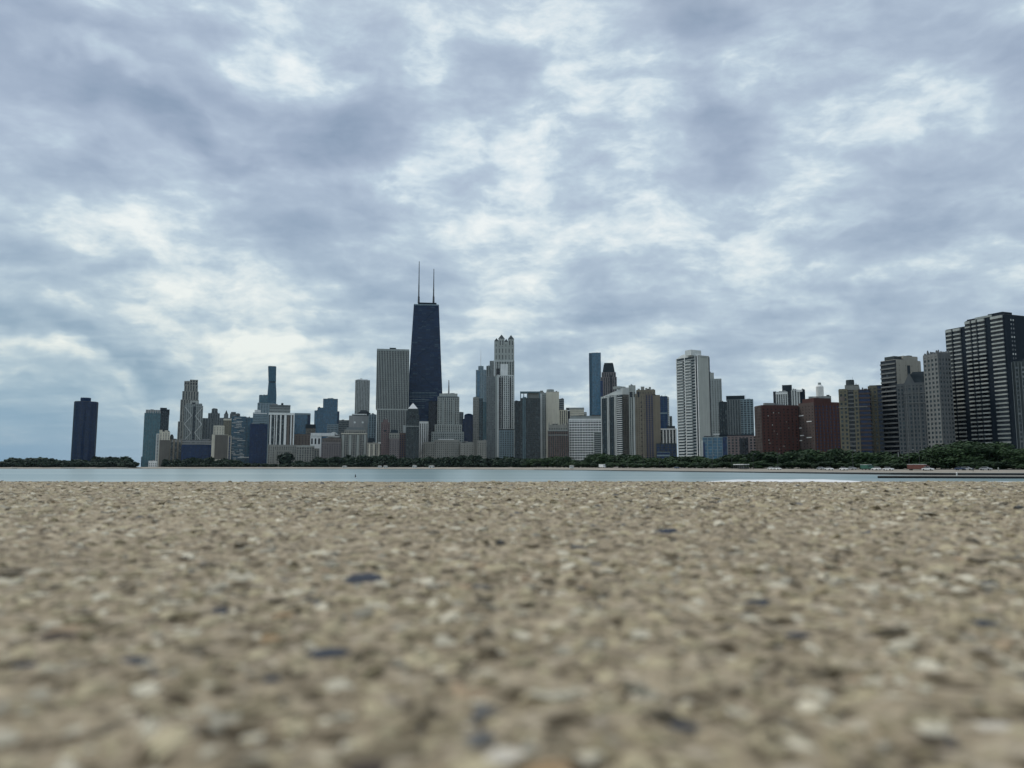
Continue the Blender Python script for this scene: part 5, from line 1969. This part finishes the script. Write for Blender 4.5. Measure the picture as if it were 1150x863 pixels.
def stones(n, r0, r1, a_max, smin, smax, sub, seed, prot=.45):
    """chips in the ring r0..r1: positions, flattened angular shapes, one colour each"""
    g = np.random.default_rng(seed)
    r = np.sqrt(g.uniform(r0 * r0, r1 * r1, n))
    a = g.uniform(-a_max, a_max, n)
    x, y = r * np.sin(a), r * np.cos(a)
    k = y < EDGE - .004
    x, y = x[k], y[k]
    n = len(x)
    s = smin * (smax / smin) ** (g.uniform(0, 1, n) ** 1.7)
    vs, fs = base_chip(sub)
    nv = len(vs)
    jit = 1 + g.uniform(-.34, .34, (n, nv, 1))
    P = vs[None] * jit
    sx_, sy_, sz_ = s * g.uniform(.8, 1.45, n), s * g.uniform(.6, 1.0, n), s * g.uniform(.26, .55, n)
    P = P * np.stack([sx_, sy_, sz_], -1)[:, None, :]
    th = g.uniform(0, 2 * np.pi, n)
    tx, ty = g.normal(0, .16, n), g.normal(0, .16, n)
    c, sn = np.cos(th)[:, None], np.sin(th)[:, None]
    Xp = P[..., 0] * c - P[..., 1] * sn
    Yp = P[..., 0] * sn + P[..., 1] * c
    Zp = P[..., 2] + Xp * tx[:, None] + Yp * ty[:, None]
    z0 = height(x, y) + sz_ * g.uniform(-.92, prot - .75, n)
    Q = np.stack([Xp + x[:, None], Yp + y[:, None], Zp + z0[:, None]], -1).reshape(-1, 3)
    Fi = (fs[None] + (np.arange(n) * nv)[:, None, None]).reshape(-1, 3)
    # stone colours: tan, pale limestone, brown, rust, grey, slate blue
    pal = np.array([(.41, .355, .235), (.66, .62, .50), (.28, .235, .15), (.49, .43, .29), (.33, .315, .26), (.16, .13, .085), (.34, .25, .165), (.07, .08, .098), (.055, .045, .033)])
    pr = np.array([.25, .16, .18, .14, .07, .10, .015, .020, .065])
    ci = g.choice(len(pal), n, p=pr / pr.sum())
    col = (pal[ci] * .85 + np.array([.39, .345, .225]) * .15) * g.uniform(.8, 1.15, (n, 1))
    colv = np.repeat(col, nv, axis=0)
    return Q, Fi, colv


parts = [stones(9000, .12, 1.8, math.pi, .0032, .0100, 1, 9),
         stones(4600, .09, .55, R(50), .0020, .0070, 2, 1),
         stones(6500, .5, 1.25, R(48), .0028, .0088, 1, 2),
         stones(17000, 1.2, 2.4, R(46), .0038, .0115, 1, 3, .5),
         stones(24000, 2.3, EDGE / math.cos(R(46)), R(46), .0045, .0125, 1, 4, .5)]
# a few larger slate-blue and dark chips, as seen near the camera
spec = [(408, 648, 24, 0), (367, 724, 26, 0), (150, 734, 17, 0), (30, 734, 14, 0), (246, 680, 12, 0), (770, 800, 20, 0), (852, 666, 16, 0), (1108, 692, 19, 0), (893, 706, 18, 0),
        (1143, 625, 14, 0), (666, 746, 11, 1), (65, 706, 22, 1), (490, 804, 15, 1), (305, 754, 13, 0), (750, 597, 16, 0), (275, 629, 10, 0), (1060, 820, 14, 1), (420, 850, 30, 1),
        (568, 838, 26, 2), (1128, 796, 26, 2), (305, 712, 14, 3), (320, 688, 14, 3), (620, 855, 30, 3)]
Q, Fi, C = [], [], []
base = 0
for q, fi, c in parts:
    Q.append(q)
    Fi.append(fi + base)
    C.append(c)
    base += len(q)
vs, fs = base_chip(2)
g = np.random.default_rng(5)
for (u, v_, wpx, kind) in spec:
    dx, dy, dz = ray(u, v_)
    lam = -CAMZ / dz
    x, y = dx * lam, dy * lam
    s = wpx / F * math.hypot(x, y) * .95
    P = vs * (1 + g.uniform(-.2, .2, (len(vs), 1))) * np.array([s, s * .8, s * .34])
    th = g.uniform(-.4, .4)
    Xp, Yp = P[:, 0] * math.cos(th) - P[:, 1] * math.sin(th), P[:, 0] * math.sin(th) + P[:, 1] * math.cos(th)
    z0 = float(height(np.array([x]), np.array([y]))[0]) - s * .10
    Q.append(np.stack([Xp + x, Yp + y, P[:, 2] + z0], -1))
    Fi.append(fs + base)
    base += len(vs)
    col = ((.040, .050, .070), (.06, .045, .035), (.62, .58, .5), (.36, .25, .14))[kind]
    C.append(np.repeat(np.array([col]), len(vs), axis=0))
Q, Fi, C = np.concatenate(Q), np.concatenate(Fi), np.concatenate(C)
me = bpy.data.meshes.new('gravel')
me.vertices.add(len(Q))
me.vertices.foreach_set('co', Q.astype(np.float32).ravel())
me.loops.add(Fi.size)
me.loops.foreach_set('vertex_index', Fi.astype(np.int32).ravel())
me.polygons.add(len(Fi))
me.polygons.foreach_set('loop_start', np.arange(0, Fi.size, 3, dtype=np.int32))
me.polygons.foreach_set('use_smooth', np.zeros(len(Fi), dtype=bool))
ca = me.color_attributes.new('stone', 'FLOAT_COLOR', 'POINT')
ca.data.foreach_set('color', np.concatenate([C, np.ones((len(C), 1))], 1).astype(np.float32).ravel())
me.update(calc_edges=True)
m, nt, bs = nodes_of('stone_chips')
at = N(nt, 'ShaderNodeVertexColor', layer_name='stone')
tc = N(nt, 'ShaderNodeTexCoord')
n1 = N(nt, 'ShaderNodeTexNoise', i_Scale=420.0, i_Detail=5.0, i_Roughness=.7)
L(nt, tc.outputs['Object'], n1.inputs['Vector'])
rp = N(nt, 'ShaderNodeValToRGB')
rp.color_ramp.elements[0].position, rp.color_ramp.elements[1].position = .3, .7
rp.color_ramp.elements[0].color = (.72, .70, .67, 1)
rp.color_ramp.elements[1].color = (1.15, 1.14, 1.12, 1)
L(nt, n1.outputs['Fac'], rp.inputs[0])
mm = N(nt, 'ShaderNodeMix', data_type='RGBA', blend_type='MULTIPLY')
mm.inputs[0].default_value = 1
L(nt, at.outputs['Color'], mm.inputs[6])
L(nt, rp.outputs[0], mm.inputs[7])
L(nt, mm.outputs[2], bs.inputs['Base Color'])
bs.inputs['Roughness'].default_value = .8
bs.inputs['Specular IOR Level'].default_value = .3
bu = N(nt, 'ShaderNodeBump', i_Strength=.5, i_Distance=.0008)
L(nt, n1.outputs['Fac'], bu.inputs['Height'])
L(nt, bu.outputs[0], bs.inputs['Normal'])
me.materials.append(m)
o = bpy.data.objects.new('gravel', me)
COL.objects.link(o)
tag(o, 'tan, pale and slate stone chips set in the concrete paving', 'gravel', kind='stuff')

# ================================================================== SKY, SUN, CAMERA
w = bpy.data.worlds.new('World')
sc.world = w
w.use_nodes = True
nt = w.node_tree
for q in list(nt.nodes):
    nt.nodes.remove(q)
HAZE = 1.0e-5
SUN_EL, SUN_AZ = R(48), R(-62)          # behind the cloud, to the left and ahead


def M(op, a, b_=None, c=None, clamp=False):
    n_ = nt.nodes.new('ShaderNodeMath')
    n_.operation = op
    n_.use_clamp = clamp
    for i, q in enumerate((a, b_, c)):
        if q is None:
            continue
        if isinstance(q, (int, float)):
            n_.inputs[i].default_value = q
        else:
            nt.links.new(q, n_.inputs[i])
    return n_.outputs[0]


def VM(op, a, b_=None):
    n_ = nt.nodes.new('ShaderNodeVectorMath')
    n_.operation = op
    for i, q in enumerate((a, b_)):
        if q is None:
            continue
        if isinstance(q, tuple):
            n_.inputs[i].default_value = q
        else:
            nt.links.new(q, n_.inputs[i])
    return n_.outputs['Value'] if op in ('DOT_PRODUCT', 'LENGTH') else n_.outputs['Vector']


def noise(vec, scale, detail=6, rough=.55, dist=0.0, col=False, w_=None):
    n_ = N(nt, 'ShaderNodeTexNoise', i_Scale=scale, i_Detail=detail, i_Roughness=rough, i_Distortion=dist)
    nt.links.new(vec, n_.inputs['Vector'])
    return n_.outputs['Color' if col else 'Fac']


def ramp(fac, stops):
    n_ = nt.nodes.new('ShaderNodeValToRGB')
    cr = n_.color_ramp
    cr.elements[0].position, cr.elements[0].color = stops[0][0], (*stops[0][1], 1)
    cr.elements[1].position, cr.elements[1].color = stops[-1][0], (*stops[-1][1], 1)
    for p, c in stops[1:-1]:
        e = cr.elements.new(p)
        e.color = (*c, 1)
    nt.links.new(fac, n_.inputs[0])
    return n_.outputs[0]


def mixc(fac, a, b_):
    n_ = N(nt, 'ShaderNodeMix', data_type='RGBA')
    if isinstance(fac, (int, float)):
        n_.inputs[0].default_value = fac
    else:
        nt.links.new(fac, n_.inputs[0])
    for i, q in ((6, a), (7, b_)):
        if isinstance(q, tuple):
            n_.inputs[i].default_value = (*q, 1)
        else:
            nt.links.new(q, n_.inputs[i])
    return n_.outputs[2]


tcw = nt.nodes.new('ShaderNodeTexCoord')
d0 = tcw.outputs['Generated']
sep = nt.nodes.new('ShaderNodeSeparateXYZ')
nt.links.new(d0, sep.inputs[0])
dx_, dy_, dz_ = sep.outputs
# cloud deck seen in perspective: direction projected on a level sheet
den = M('ADD', M('MAXIMUM', dz_, 0.0), .13)
cmb = nt.nodes.new('ShaderNodeCombineXYZ')
nt.links.new(M('DIVIDE', dx_, den), cmb.inputs[0])
nt.links.new(M('DIVIDE', dy_, den), cmb.inputs[1])
pl = cmb.outputs[0]
# warped direction for the large masses
wc = noise(d0, 5.5, 4, .58, 0, True)
wv = VM('SUBTRACT', wc, (.5, .5, .5))
wvs = nt.nodes.new('ShaderNodeVectorMath')
wvs.operation = 'SCALE'
wvs.inputs['Scale'].default_value = .21
nt.links.new(wv, wvs.inputs[0])
dw = VM('ADD', d0, wvs.outputs[0])


def blob(u, v_, su, sv, amp, tilt=0.0):
    """a cloud mass: gaussian round a direction, su / sv its half sizes in photo pixels"""
    c = Vector(ray(u, v_)).normalized()
    e1 = Vector((c.y, -c.x, 0)).normalized()
    e2 = e1.cross(c).normalized()
    t = R(tilt)
    f1 = e1 * math.cos(t) + e2 * math.sin(t)
    f2 = e2 * math.cos(t) - e1 * math.sin(t)
    k1, k2 = F / su, F / sv
    q = VM('SUBTRACT', dw, tuple(c))
    a = VM('DOT_PRODUCT', q, tuple(f1 * k1))
    b_ = VM('DOT_PRODUCT', q, tuple(f2 * k2))
    r2 = M('ADD', M('MULTIPLY', a, a), M('MULTIPLY', b_, b_))
    return M('MULTIPLY', M('EXPONENT', M('MULTIPLY', r2, -1.0)), amp)


def total(lst):
    s = lst[0]
    for q in lst[1:]:
        s = M('ADD', s, q)
    return s


layout = total([
    blob(190, 130, 150, 30, -.20, -4), blob(150, 135, 90, 22, -.10), blob(60, 60, 130, 70, -.10), blob(400, 150, 55, 60, -.22), blob(540, 60, 40, 60, -.10),
    blob(330, 215, 90, 40, -.14, -12), blob(780, 25, 60, 45, -.20), blob(840, 150, 70, 40, -.20), blob(590, 78, 36, 20, -.14), blob(1060, 260, 110, 90, -.12),
    blob(620, 320, 70, 50, -.08), blob(90, 385, 120, 18, -.18, -8), blob(60, 200, 110, 25, -.12, -10), blob(310, 250, 70, 22, -.12, -14), blob(980, 40, 110, 60, -.08),
    blob(150, 90, 90, 16, .18, -8), blob(60, 52, 60, 14, .14, -8), blob(478, 62, 30, 38, .24, -40), blob(300, 35, 34, 30, .18), blob(330, 120, 40, 60, .12),
    blob(640, 90, 120, 110, .12), blob(540, 115, 50, 34, .12), blob(400, 215, 40, 40, .16, -50), blob(800, 275, 55, 18, .22), blob(760, 300, 60, 16, .12, 10),
    blob(1000, 140, 120, 24, .12, 12), blob(545, 332, 28, 32, .22), blob(520, 250, 70, 40, .10), blob(100, 275, 150, 20, .13, -10), blob(200, 320, 170, 18, .12, -8),
    blob(60, 345, 120, 10, .12, -6), blob(80, 440, 110, 6, .10, -2), blob(150, 420, 200, 13, .17, -3), blob(340, 400, 110, 26, .30, -4), blob(90, 395, 120, 9, -.10, -6), blob(250, 450, 60, 16, .12), blob(240, 380, 60, 20, .12, -8), blob(720, 130, 60, 60, .10),
    blob(600, 200, 70, 80, .14), blob(880, 210, 330, 230, .05), blob(420, 420, 260, 50, .04), blob(560, 200, 160, 200, -.03), blob(1020, 310, 100, 18, .10, 16), blob(930, 150, 60, 60, .06),
])
warpn = noise(pl, .9, 3, .5, 0, True)
wsc = nt.nodes.new('ShaderNodeVectorMath')
wsc.operation = 'SCALE'
wsc.inputs['Scale'].default_value = .55
nt.links.new(VM('SUBTRACT', warpn, (.5, .5, .5)), wsc.inputs[0])
plw = VM('ADD', pl, wsc.outputs[0])
n1 = noise(plw, 1.25, 7, .55)
wvs2 = nt.nodes.new('ShaderNodeVectorMath')
wvs2.operation = 'SCALE'
wvs2.inputs['Scale'].default_value = .05
nt.links.new(wv, wvs2.inputs[0])
puff = VM('MULTIPLY', VM('ADD', d0, wvs2.outputs[0]), (1.0, 1.0, 2.3))
n2 = noise(puff, 6.5, 7, .54, .1)
n3 = noise(puff, 19.0, 8, .60, .1)
str_ = VM('MULTIPLY', plw, (.55, 1.5, 1.0))
n4 = noise(str_, 2.4, 4, .5, .2)
val = total([M('MULTIPLY', M('SUBTRACT', n1, .5), .50), M('MULTIPLY', M('SUBTRACT', n2, .5), 1.15), M('MULTIPLY', M('SUBTRACT', n3, .5), .22), M('MULTIPLY', M('SUBTRACT', n4, .5), .50), layout])
val = M('ADD', val, .48)
val = M('ADD', val, M('MULTIPLY', M('MULTIPLY', M('SUBTRACT', n3, .47), .75), M('DIVIDE', M('SUBTRACT', val, .38), .25, clamp=True)))
cloud = ramp(val, [(.0, (.27, .355, .48)), (.26, (.37, .455, .585)), (.44, (.465, .56, .685)), (.58, (.55, .665, .77)), (.70, (.69, .80, .865)), (.92, (.92, .975, .98))])
# creamy light low at left and mid
low = ramp(val, [(.0, (.19, .315, .42)), (.26, (.30, .425, .525)), (.44, (.415, .54, .62)), (.58, (.53, .645, .695)), (.70, (.67, .755, .755)), (.92, (.90, .94, .87))])
lowf = M('MULTIPLY', M('SUBTRACT', 1.0, M('DIVIDE', M('SUBTRACT', dz_, .10), .26), clamp=True), 1.0)
leftf = M('ADD', .45, M('MULTIPLY', M('DIVIDE', M('SUBTRACT', .25, dx_), .7, clamp=True), .55))
cloud = mixc(M('MULTIPLY', lowf, leftf), cloud, low)
# the deck thins towards the horizon: blue at left, pale blue at right
hz = M('SUBTRACT', 1.0, M('DIVIDE', M('ADD', M('SUBTRACT', dz_, .015), M('MULTIPLY', M('SUBTRACT', n1, .5), .06)), .105), clamp=True)
hzc = mixc(M('DIVIDE', M('ADD', dx_, .55), .45, clamp=True), (.205, .365, .515), (.42, .56, .65))
lft = M('DIVIDE', M('SUBTRACT', -.20, dx_), .34, clamp=True)
rgt = M('MULTIPLY', M('DIVIDE', M('SUBTRACT', dx_, .02), .25, clamp=True), .45)
hzf = M('MULTIPLY', hz, M('MAXIMUM', M('MAXIMUM', lft, rgt), .08))
cloud = mixc(hzf, cloud, hzc)
# overhead and behind the camera the deck is brighter
up = M('DIVIDE', M('SUBTRACT', dz_, .50), .4, clamp=True)
cloud = mixc(up, cloud, (.80, .84, .88))
sky = nt.nodes.new('ShaderNodeTexSky')
sky.sky_type = 'NISHITA'
sky.sun_disc = False
sky.sun_elevation = SUN_EL
sky.sun_rotation = SUN_AZ
bg1 = nt.nodes.new('ShaderNodeBackground')
bg1.inputs['Strength'].default_value = .06
nt.links.new(sky.outputs[0], bg1.inputs[0])
bg2 = nt.nodes.new('ShaderNodeBackground')
bg2.inputs['Strength'].default_value = 1.0
nt.links.new(cloud, bg2.inputs[0])
ms = nt.nodes.new('ShaderNodeMixShader')
ms.inputs[0].default_value = .90
nt.links.new(bg1.outputs[0], ms.inputs[1])
nt.links.new(bg2.outputs[0], ms.inputs[2])
out = nt.nodes.new('ShaderNodeOutputWorld')
nt.links.new(ms.outputs[0], out.inputs['Surface'])
w.cycles.sampling_method = 'MANUAL'
w.cycles.sample_map_resolution = 512

sl = bpy.data.lights.new('sun', 'SUN')
sl.energy = 1.4
sl.angle = R(14)
sl.color = (1.0, .96, .9)
so_ = bpy.data.objects.new('sun', sl)
COL.objects.link(so_)
sd = Vector((math.sin(SUN_AZ) * math.cos(SUN_EL), math.cos(SUN_AZ) * math.cos(SUN_EL), math.sin(SUN_EL)))
so_.rotation_euler = sd.to_track_quat('Z', 'Y').to_euler()
so_.location = (0, 0, 50)

hz_ = MB()
hz_.box(-14000, 14000, -400, 32000, WATER - 2.5, 420)
m = bpy.data.materials.new('haze')
m.use_nodes = True
m.node_tree.nodes.remove(m.node_tree.nodes['Principled BSDF'])
pv = m.node_tree.nodes.new('ShaderNodeVolumePrincipled')
pv.inputs['Color'].default_value = (.66, .83, 1.0, 1)
pv.inputs['Density'].default_value = HAZE
pv.inputs['Anisotropy'].default_value = .2
m.node_tree.links.new(pv.outputs[0], m.node_tree.nodes['Material Output'].inputs['Volume'])
ho = hz_.build('haze', m)
tag(ho, 'thin bluish air over the lake and city', kind='stuff')

cam = bpy.data.cameras.new('camera')
cam.sensor_width = 36
cam.lens = 36 * F / 1150
cam.clip_start, cam.clip_end = .02, 60000
cam.dof.use_dof = True
cam.dof.focus_distance = 18.0
cam.dof.aperture_fstop = cam.lens / 3.9
co = bpy.data.objects.new('camera', cam)
COL.objects.link(co)
co.location = (0, 0, CAMZ)
co.rotation_euler = (R(90) + PIT, 0, 0)
sc.camera = co
sc.view_settings.view_transform = 'Standard'
sc.view_settings.look = 'None'
sc.view_settings.exposure = 0
sc.view_settings.gamma = 1
sc.view_settings.use_curve_mapping = False
sc.cycles.max_bounces = 5
sc.cycles.diffuse_bounces = 2
sc.cycles.glossy_bounces = 3
